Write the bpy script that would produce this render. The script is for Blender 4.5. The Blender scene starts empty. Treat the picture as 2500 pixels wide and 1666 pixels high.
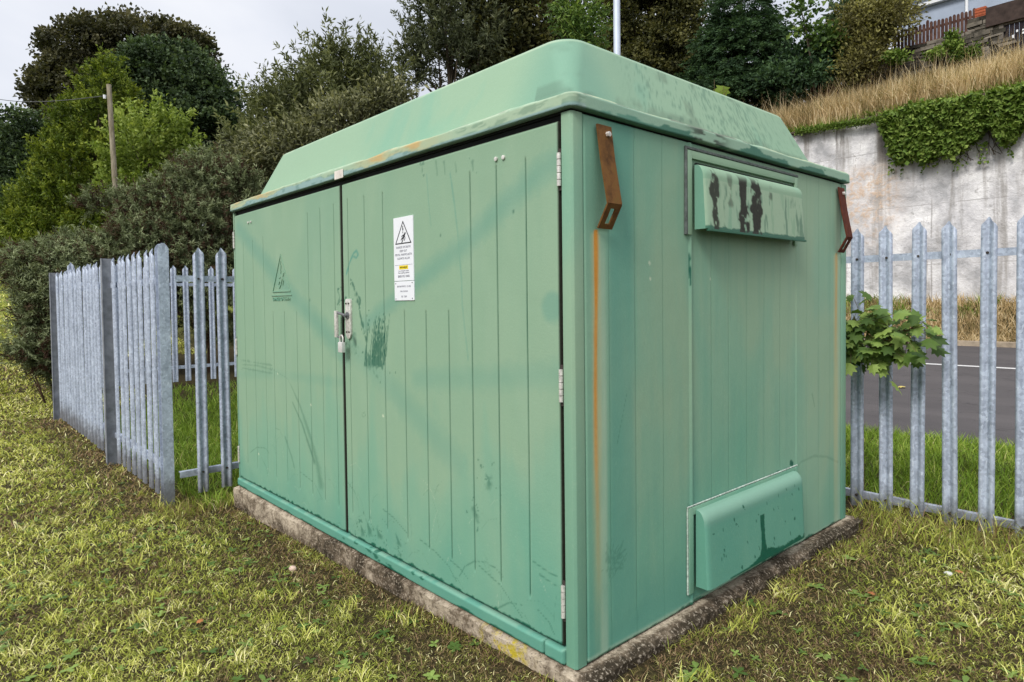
import bpy, math, random
import numpy as np
from mathutils import Matrix, Vector
SC = bpy.context.scene
COL = SC.collection
# ------------------------------------------------------------------ camera
CAM = np.array([1.64078, -1.80500, 1.39285])
RX = np.array([0.6652963, 0.746479, -0.0122446])
UP = np.array([-0.01246278, 0.02750306, 0.99954403])
FW = np.array([-0.74647539, 0.66484034, -0.02760089])
FPX, PX0, PY0 = 1599.25677, 1250 - 19.8265, 833 - 52.4417
cd = bpy.data.cameras.new('camera'); cam = bpy.data.objects.new('camera', cd); COL.objects.link(cam)
cd.sensor_fit = 'HORIZONTAL'; cd.sensor_width = 36.0; cd.lens = FPX / 2500 * 36.0
cd.shift_x = 19.8265 / 2500; cd.shift_y = -52.4417 / 2500
cd.clip_start = 0.05; cd.clip_end = 3000
m = Matrix.Identity(4)
for i in range(3):
    m[i][0] = RX[i]; m[i][1] = UP[i]; m[i][2] = -FW[i]; m[i][3] = CAM[i]
cam.matrix_world = m
SC.camera = cam
# measured directions of the photograph (2353-wide view) used to survey where things stand
def ray(px, py):
    px = np.asarray(px, float) * 1.0625; py = np.asarray(py, float) * 1.0625
    return RX * ((px - PX0) / FPX)[..., None] - UP * ((py - PY0) / FPX)[..., None] + FW
def at(px, py, d): return CAM + ray(px, py) * d
def on_y(px, py, y):
    v = ray(px, py); return CAM + v * ((y - CAM[1]) / v[..., 1])[..., None]
def on_x(px, py, x):
    v = ray(px, py); return CAM + v * ((x - CAM[0]) / v[..., 0])[..., None]
# ------------------------------------------------------------------ light and sky
SUN_EL, SUN_AZ = math.radians(44), math.radians(163)     # azimuth from +Y clockwise: light from the front of the doors
EXPOSURE = 0.80
SKY_K = 1.0
SUN_W = 1.5
sun_dir = Vector((math.sin(SUN_AZ) * math.cos(SUN_EL), math.cos(SUN_AZ) * math.cos(SUN_EL), math.sin(SUN_EL)))
sd = bpy.data.lights.new('sun', 'SUN'); sd.energy = SUN_W; sd.angle = math.radians(18); sd.color = (1, 0.96, 0.9)
so = bpy.data.objects.new('sun', sd); COL.objects.link(so)
so.rotation_euler = sun_dir.to_track_quat('Z', 'Y').to_euler(); so.location = (0, -10, 30)
SC.view_settings.view_transform = 'Standard'; SC.view_settings.look = 'None'
SC.view_settings.exposure = EXPOSURE; SC.view_settings.gamma = 1

class G:
    """small node-graph helper"""
    def __init__(s, tree): s.t = tree; s.n = tree.nodes; s.l = tree.links
    def node(s, typ, ins=None, **kw):
        nd = s.n.new(typ)
        for k, v in kw.items(): setattr(nd, k, v)
        for k, v in (ins or {}).items(): s.put(nd.inputs[k], v)
        return nd
    def put(s, sock, v):
        if isinstance(v, bpy.types.NodeSocket): s.l.new(v, sock)
        elif isinstance(v, tuple) and sock.type == 'RGBA' and len(v) == 3: sock.default_value = (*v, 1)
        else: sock.default_value = v
    def m(s, op, a, b=0.0, c=0.0, clamp=False):
        nd = s.n.new('ShaderNodeMath'); nd.operation = op; nd.use_clamp = clamp
        s.put(nd.inputs[0], a); s.put(nd.inputs[1], b); s.put(nd.inputs[2], c); return nd.outputs[0]
    def mix(s, f, a, b, mode='MIX'):
        nd = s.n.new('ShaderNodeMix'); nd.data_type = 'RGBA'; nd.blend_type = mode; nd.clamp_factor = True
        s.put(nd.inputs[0], f); s.put(nd.inputs[6], a); s.put(nd.inputs[7], b); return nd.outputs[2]
    def ss(s, x, a, b, lo=0.0, hi=1.0):
        nd = s.node('ShaderNodeMapRange', {'Value': x, 'From Min': a, 'From Max': b, 'To Min': lo, 'To Max': hi}, interpolation_type='SMOOTHSTEP')
        return nd.outputs[0]
    def pos(s): return s.node('ShaderNodeNewGeometry').outputs['Position']
    def scale(s, v, k):
        return s.node('ShaderNodeVectorMath', {0: v, 1: k}, operation='MULTIPLY').outputs[0]
    def noise(s, v, sc, det=3.0, rough=0.5, dist=0.0):
        return s.node('ShaderNodeTexNoise', {'Vector': v, 'Scale': sc, 'Detail': det, 'Roughness': rough, 'Distortion': dist}).outputs[0]
    def ramp(s, f, stops, interp='LINEAR'):
        nd = s.n.new('ShaderNodeValToRGB'); r = nd.color_ramp; r.interpolation = interp
        while len(r.elements) < len(stops): r.elements.new(0.5)
        for e, (p, c) in zip(r.elements, stops): e.position = p; e.color = (*c, 1)
        s.put(nd.inputs[0], f); return nd.outputs[0]
    def attr(s, name): return s.node('ShaderNodeAttribute', attribute_name=name).outputs['Fac']
def C(r, g, b):
    return tuple((c / 255 / 12.92) if c / 255 <= 0.04045 else ((c / 255 + 0.055) / 1.055) ** 2.4 for c in (r, g, b))

w = bpy.data.worlds.new("World"); SC.world = w; w.use_nodes = True
g = G(w.node_tree); bg = g.n['Background']
sky = g.node('ShaderNodeTexSky', sky_type='NISHITA', sun_disc=False, sun_elevation=SUN_EL, sun_rotation=SUN_AZ, air_density=1.5, dust_density=3.0)
tc = g.node('ShaderNodeTexCoord').outputs['Generated']
sep = g.node('ShaderNodeSeparateXYZ', {0: tc})
cl = g.noise(g.scale(tc, (1.0, 1.0, 2.6)), 2.1, 5, 0.5, 0.4)
cl2 = g.noise(g.scale(tc, (1.0, 1.0, 3.4)), 0.9, 2, 0.5, 0.2)
f = g.m('ADD', g.m('MULTIPLY', cl, 0.6), g.m('MULTIPLY', cl2, 0.5))
cloud = g.ramp(f, [(0.38, (0.42, 0.44, 0.49)), (0.50, (0.495, 0.51, 0.555)), (0.62, (0.58, 0.585, 0.605))])
cloud = g.mix(1.0, cloud, g.ss(sep.outputs[2], 0.38, 0.9, 1.0, 1.7), 'MULTIPLY')
clear = g.node('ShaderNodeVectorMath', {0: sky.outputs[0], 1: (0.1, 0.1, 0.1)}, operation='MULTIPLY').outputs[0]
g.put(bg.inputs[0], g.mix(0.93, clear, cloud)); bg.inputs[1].default_value = SKY_K
# ------------------------------------------------------------------ mesh helpers
def link(o, parent=None):
    COL.objects.link(o)
    if parent is not None:
        o.parent = parent
    return o
def wloc(o):
    p = np.zeros(3)
    while o is not None: p += np.array(o.location); o = o.parent
    return p
def mesh_np(name, V, F, mat, parent=None, smooth=False, attrs=None, fattrs=None):
    """V (n,3) world coordinates, F (m,k) of one face size, or a list of such arrays"""
    Fs = F if isinstance(F, list) else [F]
    V = np.asarray(V, np.float64)
    o_at = V.mean(0) * 0
    if parent is None:
        o_at = np.array([(V[:, 0].min() + V[:, 0].max()) / 2, (V[:, 1].min() + V[:, 1].max()) / 2, V[:, 2].min()])
        off = o_at
    else: off = wloc(parent)
    me = bpy.data.meshes.new(name)
    me.vertices.add(len(V)); me.vertices.foreach_set('co', (V - off).astype(np.float32).ravel())
    nl = sum(f.size for f in Fs); nf = sum(len(f) for f in Fs)
    me.loops.add(nl); me.loops.foreach_set('vertex_index', np.concatenate([f.ravel() for f in Fs]).astype(np.int32))
    me.polygons.add(nf)
    tot = np.concatenate([np.full(len(f), f.shape[1]) for f in Fs]); st = np.concatenate([[0], np.cumsum(tot)[:-1]])
    me.polygons.foreach_set('loop_start', st.astype(np.int32))
    try: me.polygons.foreach_set('loop_total', tot.astype(np.int32))
    except Exception: pass
    me.polygons.foreach_set('use_smooth', np.full(nf, smooth))
    me.update(calc_edges=True)
    for dom, A in (('POINT', attrs or {}), ('FACE', fattrs or {})):
        for k, a in A.items():
            at_ = me.attributes.new(k, 'FLOAT', dom); at_.data.foreach_set('value', np.asarray(a, np.float32).ravel())
    if mat: me.materials.append(mat)
    o = bpy.data.objects.new(name, me); o.location = o_at if parent is None else (0, 0, 0)
    return link(o, parent)
class MB:
    def __init__(s): s.v = []; s.f = []
    def add(s, vs, fs):
        b = len(s.v); s.v += [tuple(map(float, v)) for v in vs]; s.f += [tuple(i + b for i in f) for f in fs]; return s
    def box(s, a, b, R=None, c=(0, 0, 0)):
        vs = [(x, y, z) for x in (a[0], b[0]) for y in (a[1], b[1]) for z in (a[2], b[2])]
        if R is not None: vs = [tuple(np.array(c) + R @ (np.array(v))) for v in vs]
        return s.add(vs, [(0, 1, 3, 2), (4, 6, 7, 5), (0, 4, 5, 1), (2, 3, 7, 6), (0, 2, 6, 4), (1, 5, 7, 3)])
    def tube(s, pts, rad, n=8, cap=True):
        pts = [np.array(p, float) for p in pts]; rad = rad if hasattr(rad, '__len__') else [rad] * len(pts)
        vs = []; fs = []; a = None
        for i, p in enumerate(pts):
            d = pts[min(i + 1, len(pts) - 1)] - pts[max(i - 1, 0)]; d /= np.linalg.norm(d) + 1e-9
            if a is None: a = np.cross(d, (0.3, 0.2, 1) if abs(d[2]) < 0.9 else (1, 0, 0))
            a = a - d * (a @ d); a /= np.linalg.norm(a) + 1e-9; b = np.cross(d, a)
            for k in range(n):
                t = 2 * math.pi * k / n; vs.append(p + rad[i] * (a * math.cos(t) + b * math.sin(t)))
        for i in range(len(pts) - 1):
            for k in range(n): fs.append((i * n + k, i * n + (k + 1) % n, (i + 1) * n + (k + 1) % n, (i + 1) * n + k))
        if cap: fs.append(tuple(range(n))[::-1]); fs.append(tuple((len(pts) - 1) * n + k for k in range(n)))
        return s.add(vs, fs)
    def prism(s, poly, a, b, axis=1):
        """poly: 2-D outline in the two other axes, extruded along axis from a to b"""
        n = len(poly); vs = []
        for t in (a, b):
            for p in poly:
                q = list(p); q.insert(axis, t); vs.append(q)
        fs = [tuple(range(n)), tuple(range(2 * n - 1, n - 1, -1))] + [(i, i + n, (i + 1) % n + n, (i + 1) % n) for i in range(n)]
        return s.add(vs, fs)
    def build(s, name, mat, parent=None, bevel=0, smooth=False, loc=None):
        V = np.array(s.v)
        if parent is None:
            off = np.array(loc) if loc is not None else np.array([(V[:, 0].min() + V[:, 0].max()) / 2, (V[:, 1].min() + V[:, 1].max()) / 2, V[:, 2].min()])
        else: off = wloc(parent)
        me = bpy.data.meshes.new(name); me.from_pydata([tuple(v) for v in (V - off)], [], s.f); me.update()
        import bmesh
        bm = bmesh.new(); bm.from_mesh(me); bmesh.ops.recalc_face_normals(bm, faces=bm.faces)
        if bevel:
            bmesh.ops.bevel(bm, geom=[e for e in bm.edges if len(e.link_faces) == 2 and e.calc_face_angle(0) > 0.5], offset=bevel, segments=2, affect='EDGES', profile=0.6, clamp_overlap=True)
        bm.to_mesh(me); bm.free()
        if smooth:
            me.polygons.foreach_set('use_smooth', [True] * len(me.polygons))
            me.set_sharp_from_angle(angle=math.radians(40))
        me.materials.append(mat)
        if mat.name == 'green_grp_paint' and name != 'hood_end':
            a_ = me.attributes.new('chalk', 'FLOAT', 'POINT'); a_.data.foreach_set('value', [0.38] * len(me.vertices))
        o = bpy.data.objects.new(name, me); o.location = off if parent is None else (0, 0, 0)
        return link(o, parent)
def tag(o, label, cat, group=None, kind=None):
    if label: o['label'] = label
    if cat: o['category'] = cat
    if group: o['group'] = group
    if kind: o['kind'] = kind
    return o
def struct(o, kind='structure'): o['kind'] = kind; return o
def thing(name, loc, label, cat, group=None):
    o = bpy.data.objects.new(name, None); o.location = loc; o.empty_display_size = 0.2
    COL.objects.link(o); return tag(o, label, cat, group)
# value noise
def vnoise(x, y, seed=0):
    xi = np.floor(x).astype(np.int64); yi = np.floor(y).astype(np.int64); xf = x - xi; yf = y - yi
    def h(a, b):
        n = (a * 374761393 + b * 668265263 + seed * 2147483647) & 0xffffffff
        n = ((n ^ (n >> 13)) * 1274126177) & 0xffffffff; n = n ^ (n >> 16); return (n & 0xffff) / 65535.0
    u = xf * xf * (3 - 2 * xf); v = yf * yf * (3 - 2 * yf)
    return (h(xi, yi) * (1 - u) + h(xi + 1, yi) * u) * (1 - v) + (h(xi, yi + 1) * (1 - u) + h(xi + 1, yi + 1) * u) * v
def fbm(x, y, fr=1.0, oc=4, seed=0):
    s = 0; a = 0.5; t = 0
    for i in range(oc):
        s = s + a * vnoise(np.asarray(x) * fr, np.asarray(y) * fr, seed + i * 17); t += a; a *= 0.5; fr *= 2
    return s / t
def sstep(x, a, b):
    t = np.clip((x - a) / (b - a), 0, 1); return t * t * (3 - 2 * t)
# ------------------------------------------------------------------ materials
def newmat(name, rough=0.8, spec=0.3):
    mt = bpy.data.materials.new(name); mt.use_nodes = True
    gg = G(mt.node_tree); b = gg.n['Principled BSDF']; b.inputs['Roughness'].default_value = rough
    b.inputs['Specular IOR Level'].default_value = spec
    return mt, gg, b
def bump(gg, b, h, strength=0.3, dist=0.01):
    nd = gg.node('ShaderNodeBump', {'Height': h, 'Strength': strength, 'Distance': dist}); gg.put(b.inputs['Normal'], nd.outputs[0])
def m_plain(name, col, rough=0.7, spec=0.3, metal=0.0, var=0.25, sc=12, bs=0.15):
    mt, gg, b = newmat(name, rough, spec); b.inputs['Metallic'].default_value = metal
    n = gg.noise(gg.pos(), sc, 4, 0.6)
    dk = tuple(c * (1 - var) for c in col); lt = tuple(min(1, c * (1 + var)) for c in col)
    gg.put(b.inputs['Base Color'], gg.ramp(n, [(0.3, dk), (0.7, lt)])); bump(gg, b, n, bs, 0.005); return mt

def m_paint():
    mt, gg, b = newmat('green_grp_paint', 0.62, 0.28)
    P = gg.pos(); sp = gg.node('ShaderNodeSeparateXYZ', {0: P})
    n1 = gg.noise(gg.scale(P, (1.3, 1.3, 0.5)), 1.7, 3, 0.5, 0.5)
    st = gg.noise(gg.scale(P, (16, 16, 0.5)), 1.0, 4, 0.6)
    fine = gg.noise(P, 260, 2, 0.6)
    grain = gg.noise(P, 60, 3, 0.6)
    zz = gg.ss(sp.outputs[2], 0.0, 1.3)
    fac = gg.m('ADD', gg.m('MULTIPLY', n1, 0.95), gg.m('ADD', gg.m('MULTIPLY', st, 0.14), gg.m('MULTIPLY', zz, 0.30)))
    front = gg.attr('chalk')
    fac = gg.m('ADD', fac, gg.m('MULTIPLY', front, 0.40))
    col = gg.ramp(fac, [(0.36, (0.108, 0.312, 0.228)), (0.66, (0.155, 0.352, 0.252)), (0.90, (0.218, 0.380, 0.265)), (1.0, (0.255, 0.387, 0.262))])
    col = gg.mix(gg.m('MULTIPLY', gg.m('SUBTRACT', fine, 0.35), 0.35, clamp=True), col, (0.10, 0.24, 0.16))
    col = gg.mix(gg.ss(grain, 0.55, 0.8, 0, 0.25), col, (0.33, 0.47, 0.33))
    col = gg.mix(gg.attr('teal'), col, (0.085, 0.27, 0.215))
    col = gg.mix(gg.attr('blue'), col, (0.25, 0.38, 0.37))
    col = gg.mix(gg.attr('light'), col, (0.52, 0.60, 0.44))
    col = gg.mix(gg.attr('dark'), col, (0.006, 0.095, 0.060))
    col = gg.mix(gg.attr('ochre'), col, gg.mix(gg.noise(P, 35, 3), (0.44, 0.44, 0.25), (0.50, 0.40, 0.18)))
    col = gg.mix(gg.attr('rust'), col, gg.mix(gg.noise(P, 50, 3), (0.50, 0.19, 0.02), (0.62, 0.30, 0.05)))
    col = gg.mix(gg.attr('moss_shade'), col, gg.mix(gg.noise(P, 70, 3), (0.008, 0.010, 0.007), (0.04, 0.04, 0.028)))
    gg.put(b.inputs['Base Color'], col)
    gg.put(b.inputs['Roughness'], gg.m('SUBTRACT', 0.66, gg.m('MULTIPLY', gg.attr('dark'), 0.2)))
    h = gg.m('ADD', gg.m('MULTIPLY', gg.noise(P, 90, 2), 0.6), gg.m('MULTIPLY', gg.noise(P, 5, 2), 3.0))
    bump(gg, b, h, 0.24, 0.004)
    return mt
PAINT = m_paint()
def m_dark(): return m_plain('dark_seal_and_shade', (0.006, 0.008, 0.008), 0.7, 0.2)  # near-black for seals and for painted shade in the gaps
SEAL_SHADE = m_dark()
def m_galv():
    mt, gg, b = newmat('galvanised_steel', 0.52, 0.5); b.inputs['Metallic'].default_value = 0.2
    P = gg.pos(); n = gg.noise(P, 9, 3, 0.6); sp = gg.node('ShaderNodeTexVoronoi', {'Vector': P, 'Scale': 55.0}).outputs['Color']
    spx = gg.node('ShaderNodeSeparateXYZ', {0: sp}).outputs[0]
    spots = gg.noise(gg.scale(P, (1, 1, .45)), 75, 2, 0.5)
    sz = gg.node('ShaderNodeSeparateXYZ', {0: P}).outputs[2]
    f = gg.m('ADD', gg.m('MULTIPLY', n, 0.7), gg.m('MULTIPLY', spx, 0.3))
    col = gg.ramp(f, [(0.25, (0.27, 0.31, 0.39)), (0.5, (0.40, 0.455, 0.56)), (0.75, (0.55, 0.62, 0.74))])
    col = gg.mix(gg.ss(spots, 0.60, 0.72, 0, 0.5), col, (0.74, 0.80, 0.90))
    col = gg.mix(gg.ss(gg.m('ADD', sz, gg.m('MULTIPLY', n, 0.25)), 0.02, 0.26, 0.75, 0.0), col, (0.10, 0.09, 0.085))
    gg.put(b.inputs['Base Color'], col); bump(gg, b, f, 0.15, 0.003); return mt
GALV = m_galv()
STEEL = m_plain('dull_steel', (0.62, 0.60, 0.56), 0.45, 0.5, 0.3, 0.3, 60)
DKSTEEL = m_plain('dark_weathered_steel', (0.16, 0.165, 0.175), 0.6, 0.4, 0.3, 0.3, 20)
BOLT = m_plain('rusted_bolt', (0.055, 0.045, 0.04), 0.8, 0.3, 0.2, 0.4, 80)
def m_rust():
    mt, gg, b = newmat('rusted_bracket_steel', 0.85, 0.2)
    P = gg.pos(); n = gg.noise(P, 22, 5, 0.65); sp = gg.node('ShaderNodeSeparateXYZ', {0: P})
    far = gg.ss(sp.outputs[1], 1.0, 1.5)
    a = gg.ramp(n, [(0.3, (0.075, 0.035, 0.012)), (0.55, (0.16, 0.075, 0.022)), (0.75, (0.13, 0.085, 0.02))])
    c2 = gg.ramp(n, [(0.3, (0.065, 0.018, 0.010)), (0.7, (0.13, 0.035, 0.018))])
    gg.put(b.inputs['Base Color'], gg.mix(far, a, c2)); bump(gg, b, n, 0.4, 0.003); return mt
RUST = m_rust()
def m_concrete():
    mt, gg, b = newmat('weathered_concrete', 0.92, 0.15)
    P = gg.pos(); n = gg.noise(P, 2.6, 4, 0.7, 0.6); ag = gg.noise(P, 75, 3, 0.65); gr = gg.noise(P, 22, 3, 0.6)
    sp = gg.node('ShaderNodeSeparateXYZ', {0: P})
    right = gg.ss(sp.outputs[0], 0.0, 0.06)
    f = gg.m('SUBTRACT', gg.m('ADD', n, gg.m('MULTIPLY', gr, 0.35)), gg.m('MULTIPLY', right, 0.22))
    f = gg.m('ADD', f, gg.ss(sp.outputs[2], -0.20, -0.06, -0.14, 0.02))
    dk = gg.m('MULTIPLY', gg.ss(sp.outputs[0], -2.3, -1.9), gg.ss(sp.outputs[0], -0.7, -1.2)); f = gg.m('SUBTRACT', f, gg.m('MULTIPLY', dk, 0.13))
    col = gg.ramp(f, [(0.47, (0.04, 0.031, 0.02)), (0.60, (0.14, 0.108, 0.075)), (0.75, (0.44, 0.37, 0.28))])
    col = gg.mix(gg.ss(ag, 0.52, 0.68, 0, 0.65), col, (0.50, 0.43, 0.34))
    col = gg.mix(gg.ss(ag, 0.46, 0.34, 0, 0.6), col, (0.035, 0.03, 0.022))
    lx = gg.m('MULTIPLY', gg.ss(sp.outputs[0], -0.62, -0.42), gg.ss(sp.outputs[0], -0.16, -0.32))
    ly = gg.m('MULTIPLY', lx, gg.ss(gg.noise(P, 14, 4, 0.7), 0.44, 0.62))
    col = gg.mix(ly, col, (0.45, 0.36, 0.03))
    gg.put(b.inputs['Base Color'], col); bump(gg, b, gg.m('ADD', ag, gr), 0.8, 0.008); return mt
CONC = m_concrete()
WHITE = m_plain('white_sign_plastic', (0.78, 0.80, 0.84), 0.4, 0.4, 0, 0.04, 5, 0.02)
INK = m_plain('black_print', (0.02, 0.02, 0.025), 0.6, 0.2, 0, 0.1)
GREYINK = m_plain('faded_print', (0.16, 0.16, 0.20), 0.6, 0.2, 0, 0.1)
YELLOW = m_plain('yellow_print', (0.80, 0.62, 0.02), 0.5, 0.3, 0, 0.08)
def m_leaf(name, stops, trans=0.35, rough=0.6, patch=None, spec=0.25):
    mt, gg, b = newmat(name, rough, spec)
    t = gg.attr('tone')
    if patch:
        t = gg.m('ADD', t, gg.m('MULTIPLY', gg.m('SUBTRACT', gg.noise(gg.pos(), patch[0], 2), 0.5), patch[1]))
    col = gg.ramp(t, stops)
    gg.put(b.inputs['Base Color'], col)
    tr = gg.node('ShaderNodeBsdfTranslucent', {'Color': gg.mix(1.0, col, (1.0, 1.0, 0.55), 'MULTIPLY')})
    mx = gg.node('ShaderNodeMixShader', {0: trans, 1: b.outputs[0], 2: tr.outputs[0]})
    gg.l.new(mx.outputs[0], gg.n['Material Output'].inputs[0]); return mt
def m_bark(name, a, bcol):
    mt, gg, b = newmat(name, 0.9, 0.1); n = gg.noise(gg.scale(gg.pos(), (8, 8, 1.5)), 2.0, 5, 0.65)
    gg.put(b.inputs['Base Color'], gg.ramp(n, [(0.35, a), (0.65, bcol)])); bump(gg, b, n, 0.6, 0.02); return mt
BARK = m_bark('bark', (0.035, 0.028, 0.02), (0.11, 0.09, 0.065))
POLEWOOD = m_bark('weathered_pole_wood', (0.16, 0.135, 0.09), (0.36, 0.32, 0.24))
# ------------------------------------------------------------------ terrain
def height(x, y):
    x = np.asarray(x, float); y = np.asarray(y, float)
    g0 = np.clip(-0.07 + 0.033 * x + 0.0, -0.2, -0.06) - 0.03 * sstep(y, 1, 3.5) * (x > -30)
    g0 = g0 - 0.04 * sstep(-y, 0.4, 2.0) + 0.02 * (fbm(x, y, 0.8, 3, 5) - 0.5) + 0.03 * (fbm(x, y, 3.1, 3, 9) - 0.5)
    dp = np.maximum(np.maximum(-3.53 - x, x - 0.07), np.maximum(-0.024 - y, y - 2.63)); g0 = g0 + 0.012 * (0.4 + fbm(x, y, 2.2, 2, 66)) * np.exp(-(np.clip(dp, 0, 9) / 0.16) ** 2)
    g0 = g0 + 0.30 * sstep(-x, 7.0, 9.6) * sstep(y, 0.1, 1.2)
    left = sstep(-x, 10, 34)
    g0 = g0 + 3.0 * left + 0.04 * np.clip(-x - 34, 0, 200)
    road = -0.2 + 0.55 * (y - 6.35) / 8.05
    kr = sstep(y, 5.9, 6.35) * sstep(x, -40, -20)
    h = g0 * (1 - kr) + np.minimum(road, 0.36) * kr
    bank = sstep(y, 14.45, 16.6) * 0.9 * sstep(x, -40, -20)
    h = h + bank
    hill = (4.75 + 0.30 * np.clip(y - 16.8, 0, 3.6) + 1.4 * np.clip(y - 20.4, 0, 0.6) + 0.10 * np.clip(y - 21, 0, 100)) * sstep(x, -46, -24) * (y > 16.72)
    return h + hill
def grid_sheet(xs, ys, fn):
    X, Y = np.meshgrid(xs, ys); Z = fn(X, Y); V = np.stack([X, Y, Z], -1).reshape(-1, 3)
    nx, ny = len(xs), len(ys); i = np.arange(nx - 1)[None, :] + nx * np.arange(ny - 1)[:, None]
    F = np.stack([i, i + 1, i + nx + 1, i + nx], -1).reshape(-1, 4); return V, F
def spaced(a, b, c, d, f1, f2):
    return np.unique(np.concatenate([np.linspace(a, b, int((b - a) / f2) + 1), np.linspace(b, c, int((c - b) / f1) + 1), np.linspace(c, d, int((d - c) / f2) + 1)]))
xs = np.concatenate([np.linspace(-900, -60, 15)[:-1], spaced(-60, -11, 4, 30, 0.07, 0.6), np.linspace(30, 900, 15)[1:]])
ys = np.concatenate([np.linspace(-900, -30, 15)[:-1], spaced(-30, -4, 6.5, 16.70, 0.07, 0.35), [16.74, 17.1], np.linspace(17.6, 40, 40), np.linspace(40, 900, 15)[1:]])
V, F = grid_sheet(xs, ys, height)
def m_soil():
    mt, gg, b = newmat('turf_soil', 0.95, 0.1); P = gg.pos()
    n = gg.noise(P, 1.3, 4, 0.6); d = gg.noise(P, 30, 4, 0.7); sp = gg.node('ShaderNodeSeparateXYZ', {0: P})
    near = gg.ramp(d, [(0.3, (0.018, 0.012, 0.007)), (0.55, (0.055, 0.045, 0.02)), (0.75, (0.11, 0.095, 0.035))])
    farc = gg.ramp(gg.m('ADD', gg.m('MULTIPLY', d, 0.5), gg.m('MULTIPLY', n, 0.5)), [(0.3, (0.10, 0.12, 0.03)), (0.6, (0.22, 0.25, 0.05)), (0.75, (0.30, 0.30, 0.10))])
    dist = gg.node('ShaderNodeVectorMath', {0: P, 1: tuple(CAM)}, operation='DISTANCE').outputs['Value']
    gg.put(b.inputs['Base Color'], gg.mix(gg.ss(sp.outputs[0], -14.0, -22.0), near, farc)); bump(gg, b, d, 0.8, 0.03); return mt
struct(mesh_np('ground', V, F, m_soil(), smooth=True))
# road sheet
def m_asphalt():
    mt, gg, b = newmat('asphalt', 0.85, 0.3); P = gg.pos()
    n = gg.noise(P, 150, 2, 0.7); l = gg.noise(gg.scale(P, (0.25, 1, 1)), 1.2, 4, 0.6); cr = gg.noise(P, 4, 4, 0.6)
    col = gg.ramp(gg.m('ADD', gg.m('MULTIPLY', n, 0.4), gg.m('MULTIPLY', l, 0.6)), [(0.3, (0.050, 0.046, 0.048)), (0.7, (0.105, 0.095, 0.095))])
    crack = gg.ss(gg.m('ABSOLUTE', gg.m('SUBTRACT', gg.noise(gg.scale(P, (0.3, 1.2, 1)), 1.0, 5, 0.6), 0.5)), 0.0, 0.006, 0.6, 0.0)
    gg.put(b.inputs['Base Color'], gg.mix(crack, col, (0.02, 0.02, 0.02))); bump(gg, b, n, 0.5, 0.004); return mt
def roadz(X, Y): return -0.2 + 0.55 * (Y - 6.35) / 8.05 + 0.006 + 0 * X
xr = np.linspace(-26, 30, 60); yr = np.linspace(6.42, 14.35, 12)
V, F = grid_sheet(xr, yr, roadz); struct(mesh_np('road', V, F, m_asphalt()))
V, F = grid_sheet(np.linspace(-3.9, 14, 30), np.array([11.66, 11.78]), lambda X, Y: roadz(X, Y) + 0.005)
V[:, 1] += 0.10 * (V[:, 0] + 3) / 4 * 0
struct(mesh_np('road_marking', V, F, m_plain('worn_white_road_paint', (0.55, 0.55, 0.54), 0.7, 0.3, 0, 0.2, 40)))
kb = MB()
for i in range(30):
    x = -22 + i * 0.92; kb.box((x, 14.35, 0.30), (x + 0.91, 14.47, 0.46 + 0.002 * (i % 3)))
struct(kb.build('kerb', m_plain('kerb_concrete', (0.33, 0.27, 0.2), 0.9, 0.2, 0, 0.3, 10), bevel=0.01))
# ------------------------------------------------------------------ cabinet
W, D, H = 3.485, 2.534, 2.1
cab = thing('electrical_enclosure', (-W / 2, D / 2, 0.0), 'large pale green two-door electrical enclosure with a sloped roof, standing on a concrete plinth', 'electrical cabinet')
# plinth: noisy block
def noisy_block(x0, x1, y0, y1, z0, z1, st=0.035, amp=0.012, seed=3):
    Vs = []; Fs = []; b = 0
    def face(o, u, v, nu, nv):
        nonlocal b
        U, Vv = np.meshgrid(np.linspace(0, 1, nu + 1), np.linspace(0, 1, nv + 1)); P = np.array(o) + U[..., None] * np.array(u) + Vv[..., None] * np.array(v)
        P = P.reshape(-1, 3); i = np.arange(nu)[None, :] + (nu + 1) * np.arange(nv)[:, None]
        Fs.append(np.stack([i, i + 1, i + nu + 2, i + nu + 1], -1).reshape(-1, 4) + b); Vs.append(P); b += len(P)
    lx, ly, lz = x1 - x0, y1 - y0, z1 - z0; nx, ny, nz = int(lx / st), int(ly / st), max(2, int(lz / st))
    face((x0, y0, z0), (lx, 0, 0), (0, 0, lz), nx, nz); face((x1, y0, z0), (0, ly, 0), (0, 0, lz), ny, nz)
    face((x1, y1, z0), (-lx, 0, 0), (0, 0, lz), nx, nz); face((x0, y1, z0), (0, -ly, 0), (0, 0, lz), ny, nz)
    face((x0, y0, z1), (lx, 0, 0), (0, ly, 0), nx, ny)
    P = np.concatenate(Vs); q = P.copy()
    for k in range(3):
        a, c = P[:, (k + 1) % 3], P[:, (k + 2) % 3]
        q[:, k] += amp * 2 * (fbm(a * 1.0 + c * 0.37, c + P[:, k], 9, 3, seed + k) - 0.5) * (0.35 if k == 2 else 1)
    # knock the top arris off
    dx = np.minimum(P[:, 0] - x0, x1 - P[:, 0]); dy = np.minimum(P[:, 1] - y0, y1 - P[:, 1]); e = np.minimum(dx, dy)
    q[:, 2] -= np.where(P[:, 2] > z1 - 1e-4, 0.022 * np.clip(1 - e / 0.03, 0, 1) * (0.4 + fbm(P[:, 0], P[:, 1], 7, 2, 8)), 0)
    return q, np.concatenate(Fs)
V, F = noisy_block(-W - 0.04, 0.072, -0.024, D + 0.10, -0.42, -0.004)
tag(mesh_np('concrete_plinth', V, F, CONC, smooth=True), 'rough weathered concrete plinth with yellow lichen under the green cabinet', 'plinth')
ATTRS = ('chalk', 'blue', 'teal', 'dark', 'light', 'ochre', 'rust', 'moss_shade')
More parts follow.
